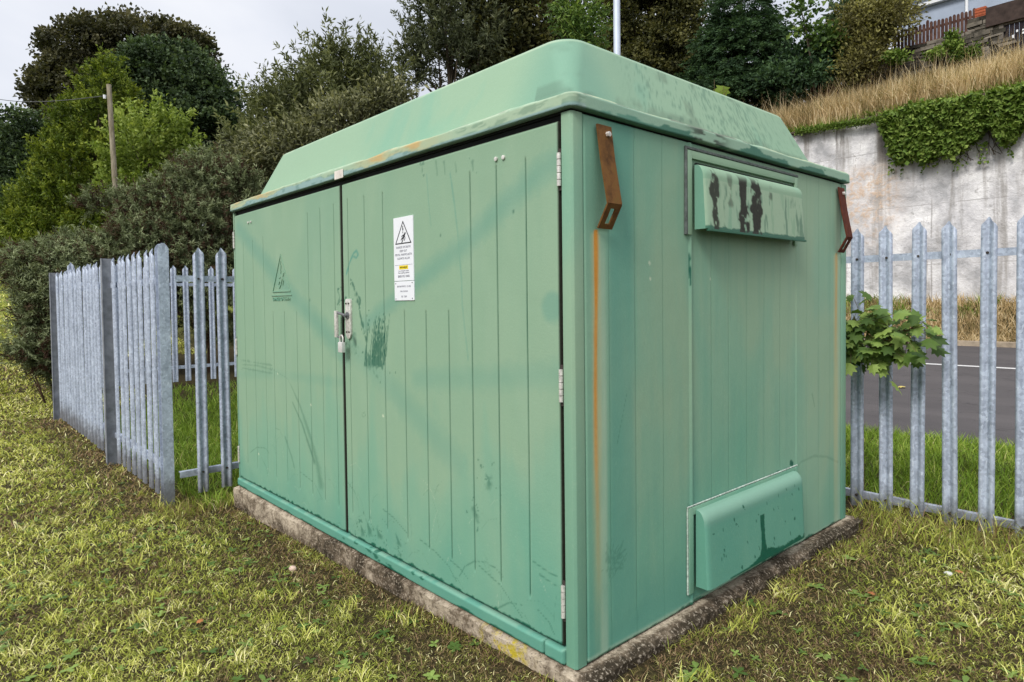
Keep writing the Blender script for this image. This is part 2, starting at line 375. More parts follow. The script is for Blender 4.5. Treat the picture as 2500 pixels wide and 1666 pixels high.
class Painter:
    """real marks (scuffs, runs, peeled patches) and door-edge shade stored on the mesh in the plane's own (u, v)"""
    def __init__(s, U, Vv): s.U = U; s.V = Vv; s.A = {k: np.zeros(U.shape) for k in ATTRS}; s.n = fbm(U, Vv, 40, 3, 77)
    def put(s, k, m_): s.A[k] = np.maximum(s.A[k], np.clip(m_, 0, 1))
    def stroke(s, k, pts, w0, w1=None, st=1.0, soft=0.5, rough=0.3):
        w1 = w0 if w1 is None else w1; n = len(pts) - 1
        for i in range(n):
            a, b = np.array(pts[i]), np.array(pts[i + 1]); d = b - a; L2 = d @ d + 1e-12
            lo = np.minimum(a, b) - max(w0, w1) * 1.6; hi = np.maximum(a, b) + max(w0, w1) * 1.6
            m_ = (s.U >= lo[0]) & (s.U <= hi[0]) & (s.V >= lo[1]) & (s.V <= hi[1])
            if not m_.any(): continue
            u = s.U[m_]; v = s.V[m_]; t = np.clip(((u - a[0]) * d[0] + (v - a[1]) * d[1]) / L2, 0, 1)
            dist = np.hypot(u - a[0] - t * d[0], v - a[1] - t * d[1]); ww = w0 + (w1 - w0) * (i + t) / n
            ww = ww / 2 * (1 + rough * 2 * (s.n[m_] - 0.5) * 2)
            val = st * (1 - sstep(dist, ww * (1 - soft), ww * (1 + soft * 0.3)))
            s.A[k][m_] = np.maximum(s.A[k][m_], np.clip(val, 0, 1))
def fx(*pts): return [tuple(on_y(*p, 0.0)[[0, 2]]) for p in pts]
def sy(*pts): return [tuple(on_x(*p, 0.0)[[1, 2]]) for p in pts]
def gridlines(a, b, st, extra, near=0.0025):
    base = np.linspace(a, b, int(round((b - a) / st)) + 1); ex = np.array([e for e in extra if a < e < b])
    if len(ex): base = np.array([v for v in base if np.min(np.abs(ex - v)) > near or v in (a, b)])
    return np.unique(np.concatenate([base, ex]))
def panel(name, u, v, depth, mapf, parent, paint=None, edge=0.006, back=0.035, gap_shade=False):
    U, Vv = np.meshgrid(u, v); Dp = depth(U, Vv)
    d = np.minimum(np.minimum(U - u[0], u[-1] - U), np.minimum(Vv - v[0], v[-1] - Vv)); t = np.clip(1 - d / edge, 0, 1)
    Dp = Dp + edge * (1 - np.sqrt(np.clip(1 - t * t, 0, 1)))
    pad = lambda a: np.pad(a, 1, mode='edge')
    U, Vv, Dp = pad(U), pad(Vv), pad(Dp); Dp[0, :] = Dp[-1, :] = Dp[:, 0] = Dp[:, -1] = back
    P = mapf(U, Vv, Dp).reshape(-1, 3); ny, nx = U.shape
    i = np.arange(nx - 1)[None, :] + nx * np.arange(ny - 1)[:, None]
    F = np.stack([i, i + 1, i + nx + 1, i + nx], -1).reshape(-1, 4)
    pt = Painter(U, Vv)
    if paint: paint(pt)
    if gap_shade:
        for sl_ in ((slice(0, 2), slice(None)), (slice(-2, None), slice(None)), (slice(None), slice(0, 2)), (slice(None), slice(-2, None))): pt.A['moss_shade'][sl_] = 1.0  # door edges painted near-black to imitate shade in the gaps
    return mesh_np(name, P, F, PAINT, parent, True, attrs={k: a.ravel() for k, a in pt.A.items()})
mapF = lambda U, Vv, Dp: np.stack([U, Dp, Vv], -1)
mapS = lambda U, Vv, Dp: np.stack([-Dp, U, Vv], -1)
rng = np.random.default_rng(4)
def blotch(pt, k, c, r, st, seed=1, thr=0.5, fr=6):
    d = np.hypot((pt.U - c[0]) / r[0], (pt.V - c[1]) / r[1]); n = fbm(pt.U, pt.V, fr, 4, seed)
    pt.put(k, st * sstep((1 - d) * 0.9 + (n - 0.5) * 1.2, thr - 0.25, thr + 0.25))
def front_marks(pt):
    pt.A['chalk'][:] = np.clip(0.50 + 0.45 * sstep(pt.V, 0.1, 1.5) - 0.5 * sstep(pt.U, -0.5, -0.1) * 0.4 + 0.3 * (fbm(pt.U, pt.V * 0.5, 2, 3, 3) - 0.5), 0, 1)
    S = pt.stroke
    # damp bands where the stiffening ribs cross behind the skin
    S('teal', fx((1275, 370), (1180, 450), (1070, 560), (950, 655), (840, 745)), 0.17, 0.13, 0.44, 1.0, 0.15)
    S('teal', fx((548, 525), (600, 590), (680, 690), (745, 760), (792, 815)), 0.20, 0.20, 0.44, 1.0, 0.15)
    S('teal', fx((800, 790), (870, 860), (960, 960), (1050, 1060)), 0.20, 0.22, 0.32, 1.0, 0.15)
    S('teal', fx((960, 870), (1120, 868), (1290, 860)), 0.16, 0.16, 0.30, 1.0, 0.15)
    S('teal', fx((550, 860), (640, 860), (790, 880)), 0.12, 0.10, 0.22, 1.0, 0.15)
    blotch(pt, 'teal', fx((1270, 700))[0], (0.07, 0.09), 0.5, 3, 0.4)
    # wash-off and scuffs along the bottom
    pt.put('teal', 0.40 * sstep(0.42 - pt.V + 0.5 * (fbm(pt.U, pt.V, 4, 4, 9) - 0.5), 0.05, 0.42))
    pt.put('teal', 0.18 * sstep(fbm(pt.U * 1.2, pt.V * 0.6, 1.6, 2, 29), 0.45, 0.75))
    pt.put('teal', 0.10 * fbm(pt.U * 5, pt.V * 0.6, 3, 4, 131))
    pt.put('light', 0.05 * sstep(fbm(pt.U * 3, pt.V * 0.8, 3, 3, 31), 0.45, 0.8) * sstep(pt.V, 0.3, 0.9))
    # ragged dark line along the bottom edge
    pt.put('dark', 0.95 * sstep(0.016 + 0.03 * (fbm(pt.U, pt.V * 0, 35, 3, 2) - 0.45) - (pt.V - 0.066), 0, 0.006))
    # streaks worn through on the left door
    S('dark', fx((668, 885), (690, 935), (712, 1000), (728, 1060), (738, 1115)), 0.012, 0.085, 0.36, 1.0)
    S('dark', fx((672, 925), (694, 975), (712, 1030), (722, 1060)), 0.012, 0.045, 0.5, 1.0)
    S('dark', fx((655, 1005), (670, 1050), (676, 1075)), 0.02, 0.02, 0.4, 1.0)
    for y in (828, 838, 846):
        S('dark', fx((556, y), (590, y + 2 + rng.random() * 5), (625, y + 12)), 0.014, 0.018, 0.32, 1.0, 0.8)
    S('dark', fx((620, 845), (660, 870), (690, 930)), 0.006, 0.004, 0.3, 1)
    # scratches round the lock
    for a, b, c in (((776, 668), (781, 682), (779, 695)), ((783, 660), (789, 678), (791, 690)), ((776, 700), (784, 690), (790, 686)), ((812, 655), (818, 672), (822, 694)),
                    ((818, 672), (828, 690), (826, 705)), ((824, 700), (830, 735), (842, 785)), ((808, 648), (814, 660), (816, 680))):
        S('dark', fx(a, b, c), 0.014, 0.022, 0.75, 0.8, 0.9)
    S('teal', fx((796, 630), (803, 605), (812, 583), (819, 576), (823, 585), (819, 593), (813, 590)), 0.018, 0.016, 0.9, 0.9)
    for i in range(46):
        x = 838 + rng.random() * 56; y = 800 + rng.random() * 30
        if abs(x - 866) < 16 or rng.random() < 0.3:
            S('dark', fx((x + 6, y - 60 - rng.random() * 35), (x + rng.normal() * 2, y + 12)), 0.004, 0.012, 0.55 + 0.4 * rng.random(), 0.7)
    S('dark', fx((874, 775), (872, 805), (868, 832)), 0.055, 0.105, 0.72, 0.5, 0.7)
    S('dark', fx((846, 815), (850, 832)), 0.04, 0.05, 0.6, 0.7, 0.9)
    S('dark', fx((812, 775), (818, 800)), 0.06, 0.05, 0.5, 1.0, 0.9)
    S('moss_shade', fx((815, 780), (818, 792)), 0.035, 0.02, 0.45, 1.0)
    # grass-scrape arcs near the foot
    for arc in ([(1055, 1325), (1068, 1302), (1090, 1290), (1115, 1292), (1138, 1305), (1155, 1325)], [(965, 1240), (1000, 1268), (1030, 1300), (1048, 1335)], [(1035, 1288), (1058, 1308), (1075, 1330)],
                [(690, 1085), (722, 1110), (742, 1150)], [(880, 1170), (905, 1190), (935, 1225)], [(575, 1040), (590, 1028), (610, 1030), (618, 1042)],
                [(1100, 1300), (1150, 1345), (1200, 1420)], [(1240, 1320), (1262, 1336), (1284, 1350)], [(1225, 1290), (1255, 1312), (1280, 1325)], [(800, 1110), (815, 1130), (822, 1150)],
                [(600, 1050), (612, 1075), (615, 1095)], [(1140, 1400), (1170, 1385), (1205, 1392)], [(1235, 1400), (1262, 1430), (1275, 1460)]):
        S('dark', fx(*arc), 0.007, 0.005, 0.5, 0.9, 0.5)
    for i in range(90):
        x = rng.uniform(-3.4, -0.1); z = 0.07 + rng.random() ** 2 * 0.45; l = 0.04 + rng.random() * 0.12; t = rng.uniform(-1.2, 1.2)
        pts = [(x, z), (x + l * 0.5 * math.sin(t), z + l * 0.5 * math.cos(t)), (x + l * math.sin(t * 1.4), z + l * math.cos(t * 1.4))]
        S('dark' if i % 3 else 'light', pts, 0.005, 0.003, 0.14 + 0.2 * rng.random(), 1.0)
    for (px, py) in ((845, 1220), (868, 1232), (912, 1250), (1055, 1400), (830, 1225), (1090, 1185), (1120, 1110)):
        S('dark', fx((px, py - 14), (px + 5, py)), 0.03, 0.045, 0.55, 1.0, 1.0)
    # hairline crack
    S('teal', fx((1034, 398), (1044, 470), (1052, 540), (1060, 640), (1062, 700), (1068, 760), (1076, 830)), 0.013, 0.010, 0.55, 0.9)
    S('teal', fx((980, 400), (985, 470), (990, 520)), 0.012, 0.008, 0.4, 0.9)
    for px in (968, 1002, 1020, 1046, 1085):
        S('dark', fx((px, 372), (px + 3, 395 + rng.random() * 20)), 0.014, 0.004, 0.45, 1.0, 0.9)
    for p in ((594, 1043), (880, 955), (714, 930), (637, 858)): S('light', fx(p, (p[0] + 1, p[1] + 2)), 0.013, 0.012, 1, 0.4)
    for p in ((712, 688), (1180, 485), (1012, 540)): S('dark', fx(p, (p[0], p[1] + 3)), 0.014, 0.014, 0.7, 0.9)
    S('dark', fx((833, 950), (838, 948), (840, 955), (834, 959), (832, 953)), 0.006, 0.006, 0.4, 0.9)
ZB, ZT = 0.068, 2.068
def door(name, x0, x1, grooves, label):
    ex = [q for gr in grooves for q in (gr[0] - 0.0055, gr[0] - 0.0025, gr[0], gr[0] + 0.0025, gr[0] + 0.0055)]
    u = gridlines(x0, x1, 0.006, ex, 0.0015); v = np.linspace(ZB, ZT, 320)
    def marks(pt):
        front_marks(pt)
        for x, a, b in grooves:
            pt.put('dark', 0.62 * (np.abs(pt.U - x) < 0.0030) * sstep(pt.V, a - 0.01, a + 0.02) * (1 - sstep(pt.V, b - 0.02, b + 0.01)) * (0.55 + 0.8 * fbm(pt.U, pt.V, 6, 3, 50)))
            pt.put('light', 0.10 * (1 - sstep(np.abs(pt.U - x - 0.008), 0.0, 0.006)) * (pt.V > a) * (pt.V < b))
    def depth(U, Vv):
        d = np.zeros_like(U) + 0.0025 * (fbm(U, Vv, 1.5, 2, 41) - 0.5)
        for x, a, b in grooves:
            d += 0.011 * np.clip(1 - np.abs(U - x) / 0.0055, 0, 1) * sstep(Vv, a - 0.01, a + 0.01) * (1 - sstep(Vv, b - 0.01, b + 0.01))
        return d
    o = panel(name, u, v, depth, mapF, cab, marks, gap_shade=True); o['label'] = label; return o
XS = -1.772
GR = [(-1.696, .2, 1.976), (-1.513, .2, 1.97), (-1.325, .2, 1.963), (-1.134, .2, 1.349), (-.948, .2, 1.349), (-.768, .2, 1.349), (-.6, .2, 1.955), (-.425, .2, 1.955), (-.247, .2, 1.956)]
GL = [(-3.29, .05, 1.85), (-3.105, .08, 1.85), (-2.912, .1, 1.86), (-2.765, .1, 1.339), (-2.578, .1, 1.339), (-2.389, .1, 1.339), (-2.205, .15, 1.95), (-2.035, .15, 1.96), (-1.862, .15, 1.965)]
GL = [(x, max(a, .2), b) for x, a, b in GL]
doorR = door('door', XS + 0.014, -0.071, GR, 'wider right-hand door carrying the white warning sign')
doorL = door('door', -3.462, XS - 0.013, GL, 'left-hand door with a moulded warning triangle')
# frame: corner posts, header, sill (own painter for chalk/edges)
def painted_box(name, lo, hi, parent, st=0.02, marks=None, bev=0.006):
    mb = MB(); mb.box(lo, hi); o = mb.build(name, PAINT, parent, bevel=bev, smooth=True); return o
mb = MB()
mb.prism([(-0.052, 0.0), (-0.010, 0.0), (0.0, 0.010), (0.0, 0.060), (-0.052, 0.060)], 0.0, 2.094, axis=2)
mb.build('corner_post', PAINT, cab, bevel=0.002, smooth=True)
MB().prism([(-W, 0.0), (-3.469, 0.0), (-3.469, 0.06), (-W, 0.06)], 0.0, 2.094, axis=2).build('corner_post', PAINT, cab, bevel=0.004, smooth=True)
MB().box((-0.06, D - 0.07, 0.0), (0.0, D, 2.094)).build('corner_post', PAINT, cab, bevel=0.004, smooth=True)
MB().box((-W, D - 0.07, 0.0), (-W + 0.06, D, 2.094)).build('corner_post', PAINT, cab, bevel=0.004, smooth=True)
# sill in two lengths, with the notch near the corner
def sill_marks(pt):
    pt.A['chalk'][:] = 0.1; pt.put('teal', 0.45 + 0.3 * fbm(pt.U, pt.V, 8, 3, 12))
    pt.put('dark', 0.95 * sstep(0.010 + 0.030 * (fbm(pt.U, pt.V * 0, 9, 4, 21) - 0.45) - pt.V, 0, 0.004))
    pt.put('dark', 0.8 * sstep(fbm(pt.U, pt.V * 3, 14, 4, 5) - 0.0, 0.66, 0.70) * (np.abs(pt.U + 1.35) < 0.45))
    pt.put('light', 0.15 * sstep(pt.V, 0.050, 0.056) * sstep(fbm(pt.U, pt.V, 20, 3, 6), 0.4, 0.6))
sil = []
for x0, x1 in ((-W + 0.001, -0.165), (-0.160, -0.057)):
    sil.append(panel('sill', gridlines(x0, x1, 0.008, []), np.linspace(0.001, 0.058, 12), lambda U, Vv: 0 * U - 0.014, mapF, cab, sill_marks, edge=0.008, back=0.05))
MB().box((-W + 0.016, 0.02, 2.072), (-0.057, 0.06, 2.094)).build('header', SEAL_SHADE, cab)  # black here imitates the shade between door tops and lid
mb = MB(); mb.box((-W + 0.017, 0.026, 0.062), (-0.057, 0.055, 2.071)); mb.build('door_seal', SEAL_SHADE, cab)
# side wall (right), with shallow board grooves, raised centre section
SG = [.21, .375, .568, .96, 1.115, 1.29, 1.47, 1.65, 1.97, 2.13, 2.29]
def side_marks(pt):
    S = pt.stroke
    pt.A['chalk'][:] = np.clip(0.02 + 0.25 * sstep(pt.U, 0.6, 1.2) + 0.25 * (fbm(pt.U * 3, pt.V * 0.4, 1.5, 4, 13) - 0.4), 0, 1)
    pt.put('teal', 0.60 * sstep(pt.U, 0.19, 0.23) * (1 - sstep(pt.U, 0.33, 0.40)) * (0.6 + 0.5 * fbm(pt.U * 2, pt.V, 3, 3, 8)))
    pt.put('teal', 0.45 * (1 - sstep(np.abs(pt.U - 0.80), 0.0, 0.08)) * sstep(1.7 - pt.V, 0.3, 1.2))
    pt.put('teal', 0.6 * sstep(0.5 - pt.V + 0.5 * (fbm(pt.U, pt.V, 3, 4, 19) - 0.5), 0.1, 0.6) * (1 - sstep(pt.U, 0.9, 1.5) * 0.6))
    pt.put('teal', 0.12 * sstep(fbm(pt.U * 9, pt.V * 0.6, 2.2, 4, 23), 0.52, 0.72))
    for s_ in SG: pt.put('dark', 0.12 * (np.abs(pt.U - s_) < 0.0035) * (0.4 + fbm(pt.U, pt.V, 4, 3, 51)))
    pt.put('light', 0.14 * sstep(pt.U, 1.2, 2.0) * (0.3 + fbm(pt.U, pt.V, 2, 3, 52)))
    pt.put('light', 0.30 * (1 - sstep(np.abs(pt.U - 0.165), 0.01, 0.035)) * sstep(1.72 - pt.V, 0, 0.2) * (0.5 + fbm(pt.U * 4, pt.V, 4, 3, 2)))
    pt.put('light', 0.28 * (1 - sstep(np.abs(pt.U - 2.40), 0.02, 0.07)) * (0.5 + fbm(pt.U * 4, pt.V, 4, 3, 4)))
    # rust runs from the bracket feet
    run = lambda u0, z0, wd, z1, st: pt.put('rust', st * (1 - sstep(np.abs(pt.U - u0 - 0.006 * np.sin(pt.V * 5)), wd * 0.25, wd * (1.0 + 0.5 * fbm(pt.U * 0, pt.V, 5, 2, 3)))) * sstep(pt.V, z1, z1 + (z0 - z1) * 0.75) * (pt.V < z0))
    run(0.128, 1.662, 0.013, 0.15, 0.95); run(0.120, 1.655, 0.005, 0.9, 1.0); run(2.378, 1.665, 0.018, 0.9, 0.6)
    rn = 0.45 + 0.95 * fbm(pt.U * 14, pt.V * 1.1, 3, 4, 53); pt.A['rust'] *= np.clip(rn, 0, 1.1)
    pt.put('ochre', 0.62 * rn * (1 - sstep(np.abs(pt.U - 0.130 - 0.008 * (fbm(pt.U * 0, pt.V, 3, 3, 54) - 0.5)), 0.006, 0.040)) * sstep(1.66 - pt.V, 0, 0.02) * sstep(pt.V, -0.2, 0.9))
    pt.put('ochre', 0.50 * (1 - sstep(np.abs(pt.U - 2.378), 0.01, 0.05)) * sstep(1.66 - pt.V, 0, 0.02) * sstep(pt.V, -0.4, 0.9))
    # rubbed patch low on the left, arcs, crack
    for i in range(26):
        a = rng.uniform(-0.4, 2.2); c = sy((1400, 1300))[0]; l = 0.05 + rng.random() * 0.07
        S('dark', [(c[0] + rng.normal() * 0.02, c[1] + rng.normal() * 0.04), (c[0] + l * math.cos(a), c[1] + l * math.sin(a))], 0.004, 0.008, 0.3, 1)
    S('dark', sy((1820, 1090), (1840, 1062), (1870, 1048), (1900, 1050), (1925, 1062)), 0.016, 0.02, 0.25, 1)
    S('dark', sy((1583, 585), (1584, 655)), 0.010, 0.006, 0.95, 0.4); S('dark', sy((1418, 1020), (1440, 905)), 0.006, 0.004, 0.3, 0.9)
    for p in ((1492, 604), (1494, 640), (1633, 640)): S('light', sy(p, (p[0] + 1, p[1] + 2)), 0.012, 0.012, 0.8, 0.6)
    S('dark', sy((1866, 905), (1872, 935)), 0.012, 0.008, 0.4, 0.9)
    for p, q in (((1790, 1089), (1772, 1098)), ((1819, 1066), (1821, 1070)), ((1583, 1168), (1584, 1176))): S('dark', sy(p, q), 0.028, 0.04, 0.95, 0.4, 0.7)
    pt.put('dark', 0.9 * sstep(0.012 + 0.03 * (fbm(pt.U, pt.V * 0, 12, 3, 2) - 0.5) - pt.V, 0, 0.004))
    pt.put('light', 0.35 * sstep(0.03 - pt.V, 0, 0.02))
exu = [q for s_ in SG for q in (s_ - 0.003, s_, s_ + 0.003)] + [0.768, 0.774, 0.786, 0.792, 1.835, 1.841]
def side_depth(U, Vv):
    d = 0.0025 * (fbm(U, Vv, 1.3, 2, 4) - 0.5)
    for s_ in SG: d = d + 0.0014 * np.clip(1 - np.abs(U - s_) / 0.003, 0, 1) * sstep(Vv, 0.1, 0.12)
    d = d - 0.006 * (sstep(U, 0.768, 0.774) - sstep(U, 0.786, 0.792)) + 0.003 * (sstep(U, 0.786, 0.792) - sstep(U, 1.835, 1.841))
    return d
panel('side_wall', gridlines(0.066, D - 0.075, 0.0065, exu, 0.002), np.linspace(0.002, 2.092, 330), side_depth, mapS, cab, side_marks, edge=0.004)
mb = MB(); mb.box((-W + 0.05, 0.07, 0.004), (-0.045, D - 0.03, 2.09)); mb.build('inner_carcass', SEAL_SHADE, cab)
MB().box((-W + 0.002, 0.062, 0.001), (-W + 0.03, D - 0.072, 2.093)).build('side_wall', PAINT, cab)
MB().box((-W + 0.062, D - 0.03, 0.001), (-0.062, D - 0.002, 2.093)).build('back_wall', PAINT, cab)
MB().box((-W + 0.012, 0.012, 2.0935), (-0.012, D - 0.012, 2.104)).build('lip_shade_strip', SEAL_SHADE, cab)  # black strip standing in for the shadow line under the lip
# lid ---------------------------------------------------------------------
def rrect(x0, x1, y0, y1, r, n):
    """rounded rectangle sampled with a fixed count per side so that loops correspond"""
    pts = []
    for (cx, cy, a0), L in zip(((x1 - r, y0 + r, -90), (x1 - r, y1 - r, 0), (x0 + r, y1 - r, 90), (x0 + r, y0 + r, 180)), (n[1], n[0], n[1], n[0])):
        for k in range(17):
            a = math.radians(a0 + 90 * k / 16); pts.append((cx + r * math.cos(a), cy + r * math.sin(a)))
        a = math.radians(a0 + 90); s_ = np.array(pts[-1])
        nx_ = {-90: (x1, y1 - r), 0: (x0 + r, y1), 90: (x0, y0 + r), 180: (x1 - r, y0)}[a0]
        for k in range(1, L): t = k / L; pts.append(tuple(s_ * (1 - t) + np.array(nx_) * t))
    return np.array(pts)
nn = (360, 260)
loops = []; kinds = []
def L_(inset, z, r, k): loops.append((inset, z, r)); kinds.append(k)
L_(0.03, 2.104, 0.02, 0); L_(-0.020, 2.1045, 0.035, 0)
for t in np.linspace(0, 1, 9): L_(-0.022 + 0.002 * t, 2.106 + 0.048 * t, 0.035, 1)
for t in np.linspace(0, 1, 6)[1:]: L_(-0.020 + 0.030 * t, 2.154 + 0.016 * math.sin(t * math.pi / 2), 0.04, 2)
for t in np.linspace(0, 1, 5)[1:]: L_(0.010 + 0.115 * t, 2.170 + 0.030 * t, 0.04 + 0.04 * t, 2)
L_(0.130, 2.204, 0.060, 2); L_(0.138, 2.218, 0.065, 3)
for t in np.linspace(0, 1, 14)[1:]: L_(0.138 + 0.114 * t, 2.218 + 0.280 * t, 0.065 + 0.045 * t, 3)
for a in np.linspace(0, 1, 7)[1:]:
    th = a * math.pi / 2 * 0.75; L_(0.252 + 0.01 * a + 0.05 * a * a, 2.498 + 0.034 * math.sin(th) / math.sin(math.pi / 2 * .75), 0.11, 4)
for t in (0.25, 0.5, 0.75, 1.0): L_(0.312 + 0.78 * t, 2.532 + 0.03 * t, 0.11, 4)
VV = []
for (ins, z, r) in loops:
    q = rrect(-W + ins, -ins, ins, D - ins, r, nn); VV.append(np.concatenate([q, np.full((len(q), 1), z)], 1))
Ln = len(VV[0]); VV = np.array(VV); K = np.repeat(np.array(kinds)[:, None], Ln, 1).astype(float)
X_, Y_, Z_ = VV[..., 0], VV[..., 1], VV[..., 2]
# uneven hand-laid edges
VV[..., 2] += np.where((K >= 2) & (K < 3), 0.010 * (fbm(X_ * 3 + 9, Y_ * 3, 1.5, 3, 5) - 0.5) * 2, 0)
VV[..., 2] -= np.where(K <= 1, 0.006 * (fbm(X_ * 2 + 3, Y_ * 2, 1, 2, 7) - 0.5), 0)
nL = len(loops); i = np.arange(Ln); F4 = []
for k in range(nL - 1): F4.append(np.stack([k * Ln + i, k * Ln + (i + 1) % Ln, (k + 1) * Ln + (i + 1) % Ln, (k + 1) * Ln + i], -1))
Fs = [np.concatenate(F4), np.array([[(nL - 1) * Ln + j for j in range(Ln)]])]
A = {k: np.zeros(X_.shape) for k in ATTRS}
frontm = (Y_ < 0.12) * 1.0; rightm = (X_ > -0.12) * 1.0 * (1 - (Y_ < 0.02)); lip = (K == 1) | (K == 2)
s_ = np.where(X_ > -0.03, Y_ + 10, X_)
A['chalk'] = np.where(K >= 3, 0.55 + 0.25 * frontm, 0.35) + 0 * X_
nb = fbm(s_, Z_ * 4, 4.5, 4, 61); n2 = fbm(s_, Z_ * 6, 11, 4, 62)
zl = (Z_ - 2.104) / 0.062
# front lip: bluish lower edge below a ragged pale coat; ochre patches
low = sstep(0.10 + 0.75 * (nb - 0.34) * (1 - 0.85 * sstep(X_, -1.3, -0.7)) - zl * 0.55 + 0.02, 0.0, 0.05) * (Y_ < 0.06) * (K <= 1)
A['blue'] = np.maximum(A['blue'], 0.95 * low); A['dark'] = np.maximum(A['dark'], 0.40 * (4 * low * (1 - low)))
A['light'] = np.maximum(A['light'], 0.32 * (K == 1) * (1 - low) * (Y_ < 0.06))
A['light'] = np.maximum(A['light'], (K == 2) * sstep(n2, 0.35, 0.6) * 0.6)
for c, wd, st in ((-2.95, 0.40, 0.8), (-1.35, 0.20, 1.0), (-0.98, 0.17, 0.95), (-1.17, 0.10, 0.5), (-3.35, 0.15, 0.7)):
    mk = np.exp(-((X_ - c) / wd) ** 2) * (Y_ < 0.06) * ((K == 1) | (K == 2)) * (Z_ < 2.168)
    A['ochre'] = np.maximum(A['ochre'], np.clip(st * mk * (0.75 + 1.1 * (n2 - 0.5)) * (1 - low), 0, 1) * 0.9)
    A['rust'] = np.maximum(A['rust'], 0.38 * st * sstep(mk * (0.5 + n2), 0.80, 1.1) * (1 - low) * (zl > 0.3))
# right lip: darker band with peeled pale patches hanging down from the top
pe = sstep(zl * 0.9 + 1.5 * (nb - 0.52), 0.30, 0.36)
dr = (X_ > -0.03) * (Y_ > 0.02) * ((K == 1) | (K == 0)); mid = sstep(Y_, 0.25, 0.6)
A['dark'] = np.maximum(A['dark'], 0.72 * dr * (1 - pe) * (0.4 + 0.6 * mid)); A['light'] = np.maximum(A['light'], dr * pe * 0.25)
A['teal'] = np.maximum(A['teal'], dr * 0.5)
top = (X_ > -0.14) * (Y_ > 0.05) * (K == 2)
A['moss_shade'] = np.maximum(A['moss_shade'], 0.75 * top * sstep(n2 + 0.18 * np.exp(-((Y_ - 0.95) / 0.5) ** 2), 0.55, 0.68))
A['moss_shade'] = np.maximum(A['moss_shade'], 0.85 * (X_ > -0.03) * (K == 1) * np.exp(-((Y_ - 0.90) / 0.16) ** 4) * sstep(n2, 0.42, 0.55))
fl_ = (Y_ < 0.14) * (K == 2)
A['moss_shade'] = np.maximum(A['moss_shade'], 0.35 * fl_ * sstep(n2, 0.55, 0.70))
A['dark'] = np.maximum(A['dark'], 0.35 * (K == 1) * (Y_ < 0.06) * sstep(fbm(s_, Z_ * 5, 14, 4, 95), 0.58, 0.68))
A['ochre'] = np.maximum(A['ochre'], 0.35 * top * sstep(nb, 0.4, 0.7) * (1 - A['moss_shade']))
# right slope: dark speckle and diagonal smear
sl = (K == 3) * (X_ > -0.34) * (Y_ > 0.1)
sp_ = fbm(Y_ * 1.0, Z_ * 1.6, 75, 3, 70)
A['dark'] = np.maximum(A['dark'], 0.42 * sl * sstep(sp_ + 0.22 * (fbm(Y_, Z_, 3, 3, 71) - 0.5) * 2, 0.60, 0.68) * sstep(Y_, 0.45, 0.8) * (1 - 0.6 * sstep(Y_, 1.6, 2.2)))
A['teal'] = np.maximum(A['teal'], 0.45 * (K == 3) * (1 - sstep(np.hypot(X_ + 0.1, Y_ - 0.1), 0.2, 0.5)))
A['teal'] = np.maximum(A['teal'], 0.14 * (K >= 3) * sstep(fbm(X_ * 1 + Y_, Z_ * 1, 1.5, 2, 88), 0.45, 0.75))
A['moss_shade'] = np.maximum(A['moss_shade'], 0.30 * (K == 3) * (X_ > -0.34) * sstep(fbm(Y_ * 1.5, Z_ * 3, 5, 4, 91) + 0.25 * sstep(2.30 - Z_, 0, 0.08), 0.62, 0.80))
A['light'] = np.maximum(A['light'], 0.30 * (K == 4) * sstep(n2, 0.3, 0.6) * (Z_ < 2.53))
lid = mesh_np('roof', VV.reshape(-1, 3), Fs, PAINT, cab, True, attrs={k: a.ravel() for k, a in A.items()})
MB().box((-1.79, -0.0265, 2.095), (-1.69, -0.0235, 2.142)).build('white_tag', m_plain('pale_tag', (0.72, 0.66, 0.6), 0.5), cab, bevel=0.001)
# hinges, studs, handle ------------------------------------------------------
def cyl(mb, c, ax, r, h, n=12):
    p = np.array(c, float); d = np.zeros(3); d[ax] = h; return mb.tube([p, p + d], r, n)
def hinge(x, zc, par):
    h = MB()
    for k in range(5):
        z = zc - 0.062 + k * 0.0252; cyl(h, (x, -0.004, z), 2, 0.0085, 0.0225, 10)
    o = h.build('hinge', STEEL, par, smooth=True)
    q = MB(); q.box((x - 0.0072, 0.0005, zc - 0.078), (x + 0.0072, 0.006, zc + 0.078)); q.build('hinge_leaf', BOLT, o)
for z in (1.885, 1.072, 0.245):
    hinge(-0.061, z, cab); hinge(-3.466, z, cab)
for x, z in ((-0.419, 1.984), (-0.373, 1.983)): cyl(MB(), (x, -0.008, z), 1, 0.0095, 0.010, 12).build('stud', STEEL, doorR, bevel=0.002, smooth=True)
for x in (-3.173, -3.122): cyl(MB(), (x, -0.008, 1.99), 1, 0.0085, 0.010, 12).build('stud', STEEL, doorL, bevel=0.002, smooth=True)
hd = MB(); hd.prism([(-1.722, 1.225), (-1.716, 1.21), (-1.705, 1.198), (-1.690, 1.19), (-1.674, 1.2), (-1.662, 1.22), (-1.660, 1.41), (-1.672, 1.418), (-1.708, 1.418), (-1.720, 1.41)], -0.012, 0.0, axis=1)
handle = hd.build('handle', STEEL, doorR, bevel=0.002, smooth=True)
ex = MB()
cyl(ex, (-1.691, -0.018, 1.325), 1, 0.019, 0.008, 16); ex.tube([(-1.691, -0.030, 1.325), (-1.735, -0.034, 1.335), (-1.768, -0.034, 1.340)], 0.0075, 8)
ex.tube([(-1.691, -0.012, 1.325), (-1.691, -0.034, 1.325)], 0.010, 10)
ex.build('handle_spindle', DKSTEEL, doorR, smooth=True)
lv = MB(); lv.box((-1.790, -0.046, 1.200), (-1.764, -0.030, 1.352)); lv.build('handle_lever', STEEL, doorR, bevel=0.004, smooth=True)
